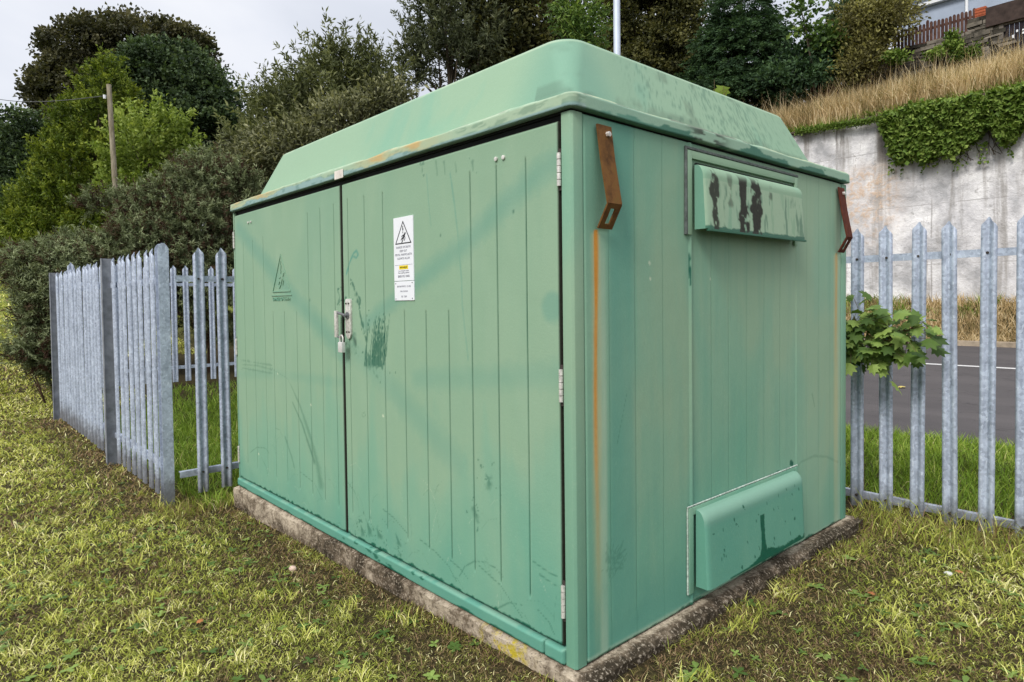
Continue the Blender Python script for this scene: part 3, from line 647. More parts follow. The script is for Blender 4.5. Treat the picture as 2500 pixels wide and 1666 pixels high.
for x, z in ((-1.706, 1.392), (-1.678, 1.392), (-1.704, 1.232), (-1.678, 1.232)): cyl(MB(), (x, -0.0165, z), 1, 0.005, 0.005, 8).build('bolt', BOLT, doorR, smooth=True)
ey = MB(); ey.tube([(-1.775, -0.036, 1.205), (-1.74, -0.038, 1.200), (-1.712, -0.040, 1.205)], 0.005, 8); ey.build('staple', DKSTEEL, doorR)
pad = thing('padlock', (-1.705, -0.045, 1.115), 'small pale metal padlock hanging below the door handle', 'padlock')
pb = MB(); pb.box((-1.732, -0.056, 1.118), (-1.684, -0.034, 1.176)); pb.build('padlock_body', m_plain('padlock_alloy', (0.72, 0.71, 0.70), 0.4, 0.5, 0.3, 0.15), pad, bevel=0.004, smooth=True)
ps = MB(); ps.tube([(-1.725, -0.045, 1.172), (-1.725, -0.045, 1.200), (-1.718, -0.045, 1.212), (-1.708, -0.045, 1.215), (-1.698, -0.045, 1.212), (-1.691, -0.045, 1.200), (-1.691, -0.045, 1.172)], 0.0042, 8)
ps.build('shackle', STEEL, pad, smooth=True)
# vents ------------------------------------------------------------------------
def vent(zf0, zf1, zh0, zh1, label, upper):
    root = bpy.data.objects.new('vent', None); root.location = (W / 2, 0, 0); root.location = tuple(np.array((0.0, 1.3, zf0)) - wloc(cab)); root['label'] = label; COL.objects.link(root); root.parent = cab
    y0, y1 = 0.745, 1.832
    fl = MB()
    fl.box((0.0005, y0, zf0), (0.012, y0 + 0.035, zf1)); fl.box((0.0005, y1 - 0.035, zf0), (0.012, y1, zf1)); fl.box((0.0008, y0 + 0.035, zf1 - 0.035), (0.0117, y1 - 0.035, zf1))
    fl.build('flange', PAINT, root, bevel=0.002, smooth=True)
    se = MB()
    if upper: se.tube([(0.006, y0 - 0.008, zf0), (0.006, y0 - 0.008, zf1 + 0.008), (0.006, y1, zf1 + 0.008)], 0.009, 6)
    else: se.tube([(0.006, y0 - 0.006, zf0), (0.006, y0 - 0.006, zf1 + 0.006), (0.006, y1, zf1 + 0.006)], 0.0042, 6)
    se.build('sealant', m_plain('grey_sealant', (0.10, 0.115, 0.11), 0.8, 0.2, 0, 0.4, 40) if upper else m_plain('white_sealant', (0.40, 0.47, 0.42), 0.5, 0.3, 0, 0.5, 60), root, smooth=True)
    # hood profile: out and down
    prof = [(0.010, zh1 + 0.008), (0.022, zh1 + 0.0075)]
    for k in range(1, 12): a = k / 11 * math.pi / 2; prof.append((0.022 + 0.045 * math.sin(a), zh1 + 0.0075 - 0.055 * (1 - math.cos(a))))
    zc = prof[-1][1]
    for k in range(1, 56): t = k / 55; prof.append((0.067 + 0.012 * t, zc + (zh0 - zc) * t))
    prof = np.array(prof); s = np.concatenate([[0], np.cumsum(np.hypot(*np.diff(prof, axis=0).T))])
    ya, yb = y0 + 0.052, y1 - 0.05
    u = np.linspace(ya, yb, 180); Ug, Sg = np.meshgrid(u, s); Xg = np.interp(Sg, s, prof[:, 0]); Zg = np.interp(Sg, s, prof[:, 1])
    r = 0.035; e = np.minimum(Ug - ya, yb - Ug); t = np.clip(1 - e / r, 0, 1); Xg = Xg - (r * 0.35) * (1 - np.sqrt(np.clip(1 - t * t, 0, 1))) * np.clip((Xg - 0.01) / 0.05, 0, 1)
    # rolled drip edge for the top one
    pt = Painter(Ug, Zg); N = fbm(Ug, Zg * 0.25, 34, 4, 5); N2 = fbm(Ug, Zg, 30, 4, 6)
    if upper:
        pt.A['chalk'][:] = 0.22
        for (py0, py1, z0, z1, k) in ((1632, 1652, 385, 528, .95), (1695, 1722, 405, 540, 1.0), (1724, 1750, 410, 545, 1.0), (1673, 1683, 400, 470, .55), (1768, 1776, 432, 455, .6)):
            c = (on_x(py0, 460, 0.07)[1] + on_x(py1, 460, 0.07)[1]) / 2; wd = abs(on_x(py1, 460, 0.07)[1] - on_x(py0, 460, 0.07)[1]) / 2
            zt = on_x(py0, z0, 0.06)[2]; zb = on_x(py0, z1, 0.07)[2]
            edge = wd * (0.80 + 1.1 * (fbm(Ug * 0 + c, Zg, 22, 3, int(c * 50)) - 0.5))
            mk = sstep(edge - np.abs(Ug - c) + 0.034 * (N2 - 0.5), -0.004, 0.008) * sstep(Zg, zb - 0.02, zb) * sstep(zt - Zg, -0.02, 0.03) * sstep(N2 + 0.12, 0.36, 0.50)
            pt.put('moss_shade', k * mk)
        pt.put('dark', 0.55 * sstep(N, 0.60, 0.72) * sstep(zh1 - 0.05 - Zg, 0, 0.05)); pt.put('dark', 0.85 * sstep(zh0 + 0.012 + 0.02 * (N - 0.4) - Zg, 0, 0.004))
        pt.put('light', 0.22 * sstep(N, 0.30, 0.42) * (Zg < zh1 - 0.06))
    else:
        pt.A['chalk'][:] = 0.0
        pt.put('teal', 0.35 + 0.65 * sstep(Zg, zh1 - 0.09, zh1 - 0.02)); pt.put('light', 0.25 * sstep(Zg, zh1 - 0.08, zh1 - 0.01))
        c = on_x(1752, 1220, 0.07)[1]
        pt.put('dark', 1.0 * sstep(0.024 + 0.05 * sstep(0.18 - Zg, 0, 0.12) * 0.7 - np.abs(Ug - c) + 0.02 * (N2 - 0.5), 0, 0.006) * (Zg < zh1 - 0.115))
        pt.put('dark', 1.0 * sstep(zh0 + 0.008 + 0.05 * sstep(Ug, 1.1, 1.7) * (N2 - 0.25) + 0.035 * np.exp(-((Ug - c - 0.03) / 0.12) ** 2) - Zg, 0, 0.004) * (Ug > 0.98))
        for k in range(34):
            a = rng.uniform(ya + .05, yb - .05); b = rng.uniform(zh0 + .02, zh1 - .03)
            pt.stroke('dark', [(a, b), (a + 0.004, b - 0.004 - 0.012 * rng.random())], 0.006 + 0.010 * rng.random() ** 2, 0.006, 0.95, 0.4, 0.8)
    P = np.stack([Xg, Ug, Zg], -1).reshape(-1, 3); ny, nx = Ug.shape
    i = np.arange(nx - 1)[None, :] + nx * np.arange(ny - 1)[:, None]; Fq = np.stack([i, i + nx, i + nx + 1, i + 1], -1).reshape(-1, 4)
    mesh_np('hood', P, Fq, PAINT, root, True, attrs={k: a.ravel() for k, a in pt.A.items()})
    ends = MB()
    for yy, q in ((ya, 1), (yb, -1)):
        e = [(0.0125, zh0 + 0.002)] + [(x - 0.0125 if j > 3 else x, z) for j, (x, z) in enumerate(prof)]
        e = [(0.0125, prof[0][1])] + [(max(0.0126, x - 0.0118 * min(1, (x - 0.01) / 0.05)), z) for x, z in prof] + [(0.0125, zh0)]
        ends = MB(); ends.prism(e, yy + (0.0005 if q > 0 else -0.006), yy + (0.006 if q > 0 else -0.0005), axis=1)
        o = ends.build('hood_end', PAINT, root)
        a_ = o.data.attributes.new('teal', 'FLOAT', 'POINT'); a_.data.foreach_set('value', [0.45] * len(o.data.vertices))
        a_ = o.data.attributes.new('chalk', 'FLOAT', 'POINT'); a_.data.foreach_set('value', [0.1] * len(o.data.vertices))
    if upper:
        dr_ = MB(); dr_.box((0.0655, ya + 0.01, zh0 - 0.010), (0.080, yb + 0.002, zh0 - 0.0005))
        d2 = dr_.build('drip_edge', PAINT, root, bevel=0.001)
        a_ = d2.data.attributes.new('dark', 'FLOAT', 'POINT'); a_.data.foreach_set('value', [0.85] * len(d2.data.vertices))
    else:
        oo = MB(); oo.prism([(0.0625, 0.0), (0.0632, 0.0)], 0, 1, axis=1) if False else None
        sp2 = MB(); cyl(sp2, (0.038, ya - 0.0015, zh1 - 0.055), 1, 0.016, 0.001, 14)
    lou = MB()
    for k in range(5): z = zh0 + 0.05 + k * 0.055; lou.box((0.001, ya + 0.02, z), (0.010, yb - 0.02, z + 0.03))
    lou.build('louvre', SEAL_SHADE, root)
vent(1.680, 2.055, 1.705, 1.985, 'upper hooded vent with black mossy streaks', True)
vent(0.062, 0.452, 0.085, 0.428, 'lower hooded vent with dark green chips and white sealant', False)
# cranked rusty brackets -------------------------------------------------------
def bracket(y0, y1, label):
    prof = [(0.012, 2.062), (0.014, 2.045), (0.030, 1.93), (0.062, 1.757)]
    low = [(0.062, 1.757), (0.012, 1.668)]
    t = 0.007; mb = MB()
    def strip(pts, y0, y1):
        n = len(pts); vs = []
        for i, p in enumerate(pts):
            a = np.array(pts[max(i - 1, 0)]); b = np.array(pts[min(i + 1, n - 1)]); d = b - a; d /= np.linalg.norm(d); nrm = np.array([-d[1], d[0]]) * t / 2
            for q in (np.array(p) + nrm, np.array(p) - nrm):
                vs += [(q[0], y0, q[1]), (q[0], y1, q[1])]
        fs = []
        for i in range(n - 1):
            a = i * 4; b = a + 4; fs += [(a, a + 1, b + 1, b), (a + 2, b + 2, b + 3, a + 3), (a, b, b + 2, a + 2), (a + 1, a + 3, b + 3, b + 1)]
        fs += [(0, 2, 3, 1), ((n - 1) * 4, (n - 1) * 4 + 1, (n - 1) * 4 + 3, (n - 1) * 4 + 2)]
        mb.add(vs, fs)
    strip(prof, y0, y1)
    wv = y1 - y0
    P = lambda f: tuple(np.array(low[0]) * (1 - f) + np.array(low[1]) * f)
    # slotted foot: two cheeks and two ends
    strip([P(0), P(0.18)], y0, y1); strip([P(0.80), P(1.0)], y0, y1)
    strip([P(0.18), P(0.80)], y0, y0 + wv * 0.33); strip([P(0.18), P(0.80)], y1 - wv * 0.33, y1)
    o = mb.build('lifting_bracket', RUST, cab); o['label'] = label
    bo = MB(); cyl(bo, (0.017, (y0 + y1) / 2 + 0.012, 2.028), 0, 0.011, 0.016, 6); b = bo.build('bolt', STEEL, o, bevel=0.002)
    wa = MB(); cyl(wa, (0.0, (y0 + y1) / 2 + 0.012, 2.028), 0, 0.015, 0.017, 12); wa.build('washer', BOLT, o)
bracket(0.128, 0.212, 'brown rusty cranked bracket near the front corner'); bracket(2.375, 2.462, 'dark red rusty cranked bracket at the rear corner')
# moulded triangle on the left door -------------------------------------------
def text_mesh(name, s, size, loc, mat, parent, ext=0.0006, align='CENTER', xs=1.0):
    cu = bpy.data.curves.new('t', 'FONT'); cu.body = s; cu.size = size; cu.align_x = align; cu.extrude = ext; cu.space_character = 1.05
    ob = bpy.data.objects.new('t', cu); COL.objects.link(ob); dg = bpy.context.evaluated_depsgraph_get(); dg.update()
    me = bpy.data.meshes.new_from_object(ob.evaluated_get(dg)); COL.objects.unlink(ob); bpy.data.objects.remove(ob)
    o = bpy.data.objects.new(name, me); me.materials.clear(); me.materials.append(mat)
    n = len(me.vertices); co = np.empty(n * 3, np.float32); me.vertices.foreach_get('co', co); co = co.reshape(-1, 3)
    V = np.stack([co[:, 0] * xs + loc[0], loc[1] - co[:, 2], co[:, 1] + loc[2]], -1) - wloc(parent)
    me.vertices.foreach_set('co', V.astype(np.float32).ravel()); me.update(); return link(o, parent)
def bars(mb, pts, wd, y0, y1, closed=False):
    pts = [np.array(p, float) for p in pts]; n = len(pts)
    for i in range(n if closed else n - 1):
        a, b = pts[i], pts[(i + 1) % n]; d = b - a; d /= np.linalg.norm(d); nr = np.array([-d[1], d[0]]) * wd / 2; e = d * wd / 2
        mb.prism([tuple(a - e + nr), tuple(b + e + nr), tuple(b + e - nr), tuple(a - e - nr)], y0 - 0.00001 * i, y1, axis=1)
def figure(mb, cx, cz, k, y0, y1):
    # bolt above a body falling backwards
    bolt = [(-.05, .42), (.02, .42), (-.01, .27), (.05, .27), (-.02, .08), (.02, .08), (-.01, -.02), (-.07, .07), (-.035, .07), (-.03, .20), (-.08, .20)]
    mb.prism([(cx + x * k, cz + z * k) for x, z in bolt], y0, y1, axis=1)
    for j, (pts, wd) in enumerate((([(-.02, -.10), (.10, -.12), (.22, -.04)], .055), ([(.12, -.10), (.0, -.28)], .12), ([(0.0, -.28), (-.10, -.25), (-.20, -.36)], .06), ([(0.0, -.28), (-.04, -.40), (-.14, -.50)], .06),
                    ([(.10, -.12), (.0, -.12), (-.14, -.16)], .045), ([(.14, -.12), (.20, -.26), (.14, -.40)], .045), ([(.19, -.02), (.21, .0)], .09))):
        bars(mb, [(cx + x * k, cz + z * k) for x, z in pts], wd * k, y0 - 0.0001 * (j + 1), y1)
em = MB()
bars(em, [(-2.615, 1.722), (-2.755, 1.478), (-2.475, 1.478)], 0.007, -0.0045, 0.002, True); bars(em, [(-2.775, 1.452), (-2.455, 1.452)], 0.006, -0.0045, 0.002)
figure(em, -2.615, 1.600, 0.19, -0.004, 0.002)
emo = em.build('moulded_warning_triangle', PAINT, doorL)
tm = text_mesh('moulded_lettering', 'DANGER OF DEATH', 0.034, (-2.615, -0.0012, 1.416), PAINT, doorL, 0.002, xs=0.88)
for o in (emo, tm):
    a_ = o.data.attributes.new('teal', 'FLOAT', 'POINT'); a_.data.foreach_set('value', [0.22] * len(o.data.vertices))
# warning sign -------------------------------------------------------------------
SX0, SX1 = -1.213, -1.038; cx = (SX0 + SX1) / 2; yf = -0.0045
sg = MB(); sg.box((SX0, yf, 1.502), (SX1, 0.002, 1.819)); sign = sg.build('warning_sign', WHITE, cab, bevel=0.001); sign['label'] = 'tall white danger sign with a black triangle'
q = MB(); bars(q, [(cx, 1.795), (cx - 0.068, 1.688), (cx + 0.068, 1.688)], 0.0055, yf - 0.0006, yf + 0.001, True); figure(q, cx, 1.737, 0.088, yf - 0.0005, yf + 0.001)
q.build('pictogram', INK, sign)
z = 1.664
for s, k in (('DANGER OF DEATH', 0.0152), ('KEEP OUT', 0.0152), ('PERYGL MARWOLAETH', 0.0152), ('CADWCH ALLAN', 0.0152)):
    text_mesh('lettering', s, k, (cx, yf - 0.0003, z), GREYINK, sign, 0.0003, xs=0.9); z -= 0.0185
MB().box((SX0 + 0.008, yf - 0.0005, 1.5805), (SX1 - 0.008, yf + 0.001, 1.5818)).build('rule_line', GREYINK, sign)
MB().box((cx - 0.040, yf - 0.0006, 1.559), (cx + 0.040, yf + 0.001, 1.578)).build('yellow_panel', YELLOW, sign)
text_mesh('lettering', 'nationalgrid', 0.0145, (cx, yf - 0.0009, 1.565), INK, sign, 0.0003, xs=0.9)
for s, k, zz in (('In an emergency contact', 0.0088, 1.549), ('Mewn argyfwng cysylltwch', 0.0088, 1.539), ('0800 052 0400', 0.0165, 1.519)):
    text_mesh('lettering', s, k, (cx, yf - 0.0003, zz), GREYINK, sign, 0.0003)
s2 = MB(); s2.box((SX0 + 0.001, yf, 1.404), (SX1 + 0.001, 0.002, 1.4995)); sign2 = s2.build('name_plate', WHITE, cab, bevel=0.001); sign2['label'] = 'small white name plate under the danger sign'
for s, k, zz in (('BRYNHYFRYD  CLOSE', 0.0120, 1.470), ('SUB STATION', 0.0105, 1.446), ('552  5263', 0.0120, 1.420)):
    text_mesh('lettering', s, k, (cx, yf - 0.0003, zz), GREYINK, sign2, 0.0003)
for x, zz in ((SX0 + .014, 1.412), (SX1 - .013, 1.414), (SX0 + .014, 1.489), (SX1 - .013, 1.491)): cyl(MB(), (x, yf - 0.002, zz), 1, 0.0028, 0.003, 8).build('rivet', DKSTEEL, sign2)
# ------------------------------------------------------------------ palisade fences
def pale_mesh(z0, z1):
    """W-section pale, splayed three-point head; front faces -Y, width along X, origin centre"""
    xs_ = np.array([-.043, -.0405, -.035, -.029, -.022, -.014, -.007, -.003, .003, .007, .014, .022, .029, .035, .0405, .043])
    ds = np.array([.000, -.009, -.0165, -.0185, -.0175, -.012, -.004, -.0015, -.0015, -.004, -.012, -.0175, -.0185, -.0165, -.009, .000])
    top = np.interp(np.abs(xs_), [0, .005, .010, .018, .028, .036, .0405, .043], [0, -.002, -.014, -.028, -.038, -.046, -.056, -.066])
    V = []; zz = [0.0, 0.04, 0.5, 1.0]
    L = z1 - z0
    rows = [z0 + 0 * top, z0 + 0.25 * L + 0 * top, z0 + 0.55 * L + 0 * top, z1 - 0.13 + 0 * top, z1 + top]
    for side in (0, 0.0028):
        for j, r in enumerate(rows):
            fl = 0.010 * (np.abs(xs_) / .043) ** 2 * (1 if j == 4 else 0)
            for x, d, z in zip(xs_, ds, r): V.append((x, d + side + 0 * z, z))
    n = len(xs_); R_ = len(rows); F = []
    for s in range(2):
        for j in range(R_ - 1):
            for k in range(n - 1):
                a = s * R_ * n + j * n + k; q = (a, a + 1, a + n + 1, a + n); F.append(q if s == 0 else q[::-1])
    o = R_ * n
    for k in range(n - 1):
        F.append((k, k + o, k + 1 + o, k + 1)); a = (R_ - 1) * n + k; F.append((a, a + 1, a + 1 + o, a + o))
    for j in range(R_ - 1):
        a = j * n; F.append((a, a + n, a + n + o, a + o)); a = j * n + n - 1; F.append((a, a + o, a + n + o, a + n))
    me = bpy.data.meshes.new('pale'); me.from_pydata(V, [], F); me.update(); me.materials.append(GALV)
    me.polygons.foreach_set('use_smooth', [True] * len(me.polygons)); me.set_sharp_from_angle(angle=math.radians(50)); return me
_b = MB().tube([(0, 0, 0), (0, 0.014, 0)], 0.0085, 8).build('bolt', BOLT, None, loc=(0, 0, 0)); BOLT_ME = _b.data; bpy.data.objects.remove(_b)
def fence(p0, dirv, dists, posts, label, z0=-0.12, z1=1.86, rails=(1.60, 0.04), facing=1, ends=(0, 0), post_kind='web', front=0.0, bolts=True):
    p0 = np.array(p0, float); d = np.array(dirv, float); ang = math.atan2(d[1], d[0])
    if facing < 0: ang += math.pi
    nrm = np.array([math.sin(ang), -math.cos(ang)])      # pale front direction
    root = thing('palisade_fence', (p0[0], p0[1], float(height(p0[0], p0[1]))), label, 'fence')
    me = pale_mesh(0, z1 - z0); off = wloc(root)
    bmesh_bolt = MB()
    for k, s in enumerate(dists):
        o = bpy.data.objects.new('pale', me); q = p0[:2] + d[:2] * s
        o.location = tuple(np.array((q[0] + rng.normal() * .002, q[1] + rng.normal() * .002, z0 + rng.normal() * 0.004)) - off); o.rotation_euler = (rng.normal() * .003, rng.normal() * .004, ang + rng.normal() * 0.02); link(o, root)
    a, b = ends
    R = np.array([[math.cos(ang), -math.sin(ang), 0], [math.sin(ang), math.cos(ang), 0], [0, 0, 1]])
    sg_ = 1 if facing > 0 else -1
    for z in rails:
        mb = MB(); c = np.array([p0[0], p0[1], z])
        x0, x1 = (a, b) if sg_ > 0 else (-b, -a)
        mb.box((x0, 0.0035, -0.024), (x1, 0.010, 0.024), R, c); mb.box((x0, 0.0103, 0.018), (x1, 0.045, 0.0245), R, c)
        mb.build('rail', GALV, root)
        if bolts:
            for s in dists:
                q = c + R @ np.array((s * sg_, -0.014, 0)) - off; o = bpy.data.objects.new('bolt', BOLT_ME); o.location = tuple(q); o.rotation_euler = (0, 0, ang); link(o, root)
    for s, kind in posts:
        c = np.array([p0[0] + d[0] * s, p0[1] + d[1] * s, 0]); mb = MB(); zt = z1 + 0.005
        if kind == 'web':      # flange faces outwards, web visible from the side
            for yy in (-0.075, 0.035): mb.box((-0.027, yy, -0.6), (0.027, yy + 0.006, zt), R, c)
            mb.box((-0.0025, -0.0688, -0.6), (0.0025, 0.0348, zt - 0.001), R, c)
        else:                  # turned: flange across the line, peaked head
            for k, xx in enumerate((-0.078, 0.012)):
                pr = [(-.039, -.6), (.039, -.6), (.039, zt - .03), (.026, zt - .008), (.010, zt + .012), (-.010, zt + .012), (-.028, zt - .005), (-.039, zt - .03)]
                n = len(pr); vs = [c + R @ np.array((xx + t_, y, z)) for t_ in (0, 0.007) for y, z in pr]
                mb.add(vs, [tuple(range(n)), tuple(range(2 * n - 1, n - 1, -1))] + [(i, i + n, (i + 1) % n + n, (i + 1) % n) for i in range(n)])
            mb.box((-0.0705, -0.003, -0.6), (0.0118, 0.003, zt - .04), R, c)
        mb.build('post', GALV if kind != 'web' else POSTM, root)
    return root
POSTM = m_plain('dull_galvanised_post', (0.23, 0.245, 0.275), 0.65, 0.4, 0.2, 0.3, 14)
# left run, seen obliquely: parallel to the doors
dl = list(0.115 + 0.196 * np.arange(9)) + list(2.10 + 0.1955 * np.arange(17))
fence((-3.975, -0.375), (-1, 0), dl, [(0.0, 'turn'), (1.93, 'web'), (5.42, 'web')], 'long galvanised palisade fence running away left of the cabinet, seen almost edge-on', z0=-0.15, z1=1.865, facing=-1, ends=(0.0, 5.45), rails=(1.60, 0.09), bolts=False)
fence((-3.93, -0.33), (0, 1), list(0.20 + 0.187 * np.arange(7)), [], 'short galvanised palisade fence between the corner post and the left end of the cabinet', z0=-0.12, z1=1.855, facing=1, ends=(0.03, 1.45), rails=(1.605, 0.045))
fence((-9.42, -0.30), (0, 1), list(0.12 + 0.19 * np.arange(18)), [], 'palisade fence at the far end of the compound, in front of the dark gorse', z0=0.20, z1=2.02, facing=1, ends=(0, 3.45), rails=(1.72, 0.42), bolts=False)
fence((-0.96, 3.17), (1, 0), list(0.035 + 0.190 * np.arange(19)), [(-.1, 'web'), (3.3, 'web')], 'galvanised palisade fence standing right of the cabinet, in front of the road', z0=-0.165, z1=1.885, facing=1, ends=(-0.1, 3.4), rails=(1.66, -0.02))
# rail plates on the corner post
pm = MB()
# ------------------------------------------------------------------ retaining wall and slope
def m_render():
    mt, gg, b = newmat('stained_white_render', 0.9, 0.15); P = gg.pos()
    n = gg.noise(P, 1.1, 5, 0.62, 0.4); st = gg.noise(gg.scale(P, (3.5, 3.5, 0.28)), 1.0, 5, 0.65, 0.3); d = gg.noise(P, 8, 5, 0.7)
    col = gg.ramp(n, [(0.34, (0.38, 0.38, 0.39)), (0.48, (0.62, 0.61, 0.62)), (0.62, (0.84, 0.83, 0.83))])
    col = gg.mix(gg.ss(st, 0.50, 0.68, 0, 0.75), col, (0.30, 0.28, 0.26)); col = gg.mix(gg.ss(d, 0.57, 0.70, 0, 0.55), col, (0.30, 0.29, 0.28))
    cr = gg.node('ShaderNodeTexVoronoi', {'Vector': gg.m('ADD', 0, 0) if False else gg.node('ShaderNodeVectorMath', {0: P, 1: gg.node('ShaderNodeTexNoise', {'Vector': P, 'Scale': 3.0}).outputs['Color']}, operation='ADD').outputs[0], 'Scale': 1.3}, feature='DISTANCE_TO_EDGE').outputs['Distance']
    col = gg.mix(gg.m('MULTIPLY', gg.ss(cr, 0.0, 0.014, 0.5, 0), gg.ss(n, 0.45, 0.6)), col, (0.18, 0.16, 0.15))
    sp = gg.node('ShaderNodeSeparateXYZ', {0: P}); x = sp.outputs[0]; z = sp.outputs[2]
    jl = gg.m('ABSOLUTE', gg.m('SUBTRACT', gg.m('FRACT', gg.m('ADD', gg.m('DIVIDE', z, 1.45), gg.m('MULTIPLY', d, 0.02))), 0.5)); jv = gg.m('ABSOLUTE', gg.m('SUBTRACT', gg.m('FRACT', gg.m('ADD', gg.m('DIVIDE', x, 2.2), gg.m('MULTIPLY', d, 0.012))), 0.5))
    col = gg.mix(gg.m('MULTIPLY', gg.ss(gg.m('MINIMUM', jl, jv), 0.0, 0.012, 0.6, 0.0), gg.ss(n, 0.40, 0.55)), col, (0.20, 0.18, 0.17))
    xw = gg.m('ADD', x, gg.m('MULTIPLY', gg.m('SUBTRACT', d, 0.5), 1.4)); rx = gg.m('MULTIPLY', gg.ss(xw, -5.6, -4.9), gg.ss(xw, -3.6, -4.3)); zw = gg.m('ADD', z, gg.m('MULTIPLY', gg.m('SUBTRACT', d, 0.5), 1.2)); rz = gg.m('MULTIPLY', gg.ss(zw, 5.0, 4.6), gg.ss(zw, 2.4, 4.0))
    col = gg.mix(gg.m('MULTIPLY', gg.m('MULTIPLY', rx, rz), gg.ss(d, 0.46, 0.60, 0.15, 0.7)), col, (0.66, 0.47, 0.32))
    col = gg.mix(gg.m('MULTIPLY', gg.m('MULTIPLY', gg.ss(x, -4.55, -4.5), gg.ss(x, -4.28, -4.33)), gg.ss(z, 4.7, 4.85, 0, 0.7)), col, (0.14, 0.12, 0.10))
    tz = gg.ss(gg.m('ADD', z, gg.m('MULTIPLY', st, 1.2)), 6.1, 6.6, 0, 0.6); col = gg.mix(tz, col, (0.17, 0.155, 0.13))
    gg.put(b.inputs['Base Color'], col); bump(gg, b, gg.m('ADD', d, gg.m('MULTIPLY', cr, -0.3)), 0.7, 0.05); return mt
Xg = np.linspace(-14, 8, 260); Zg = np.linspace(0.0, 5.93, 80); U, Vv = np.meshgrid(Xg, Zg)
Yg = 16.45 - 0.05 * (fbm(U, Vv, 1.0, 4, 3) - 0.5) * 2 - 0.03 * (fbm(U, Vv, 5.0, 3, 8) - 0.5); P = np.stack([U, Yg, Vv], -1).reshape(-1, 3)
i = np.arange(259)[None, :] + 260 * np.arange(79)[:, None]
rw = thing('retaining_wall', (-3, 16.6, 0.5), 'tall cracked white rendered retaining wall with orange stains, beyond the road', 'retaining wall')
mesh_np('rendered_face', P, np.stack([i, i + 1, i + 261, i + 260], -1).reshape(-1, 4), m_render(), rw, True)
cp = MB(); x = -14.0; k = 0
while x < 8: L = 0.9; cp.box((x, 16.36, 5.932), (x + L - 0.012, 16.80, 5.985 + 0.006 * (k % 2))); x += L; k += 1
cp.build('coping', m_plain('dark_coping', (0.085, 0.065, 0.05), 0.9, 0.1, 0, 0.4, 6), rw, bevel=0.01)
MB().box((-14, 16.53, 0), (8, 16.72, 5.93)).build('wall_core', m_plain('wall_backing', (0.2, 0.2, 0.2)), rw)
# ------------------------------------------------------------------ leaves
def unit(v): return v / (np.linalg.norm(v, axis=-1, keepdims=True) + 1e-9)
def kites(P, Dv, size, aspect, tone, R):
    """one leaf = a folded kite; P base points, Dv tip directions, size lengths"""
    n = len(P); Dv = unit(Dv); rnd = R.normal(size=(n, 3)); S = unit(np.cross(Dv, rnd)); N = np.cross(S, Dv)
    size = np.broadcast_to(size, (n,))[:, None]; wd = size * np.broadcast_to(aspect, (n,))[:, None] / 2
    a = P; b = P + Dv * size * 0.45 + S * wd + N * wd * 0.35; c = P + Dv * size - N * size * 0.12; d = P + Dv * size * 0.45 - S * wd + N * wd * 0.35
    V = np.stack([a, b, c, d], 1).reshape(-1, 3); F = np.arange(4 * n).reshape(n, 4); return V, F, tone
def leaf_obj(name, P, Dv, size, aspect, tone, mat, R, parent=None):
    V, F, T = kites(P, Dv, size, aspect, tone, R); return mesh_np(name, V, F, mat, parent, False, fattrs={'tone': T})
def lobe_points(lobes, n, R, shell=0.5):
    """lobes rows: x y z rh rz ; returns points and outward vectors, spread by surface"""
    L = np.array(lobes); wts = L[:, 3] * (L[:, 3] + L[:, 4]); wts /= wts.sum(); k = R.choice(len(L), n, p=wts)
    u = unit(R.normal(size=(n, 3))); u[:, 2] = np.abs(u[:, 2]) * np.where(R.random(n) < 0.62, 1, -1)
    rr = shell + (1 - shell) * R.random(n) ** 0.6; rr *= 1 + 0.22 * (R.random(n) - 0.4)
    P = L[k, :3] + u * rr[:, None] * np.stack([L[k, 3], L[k, 3], L[k, 4]], -1); return P, u, rr
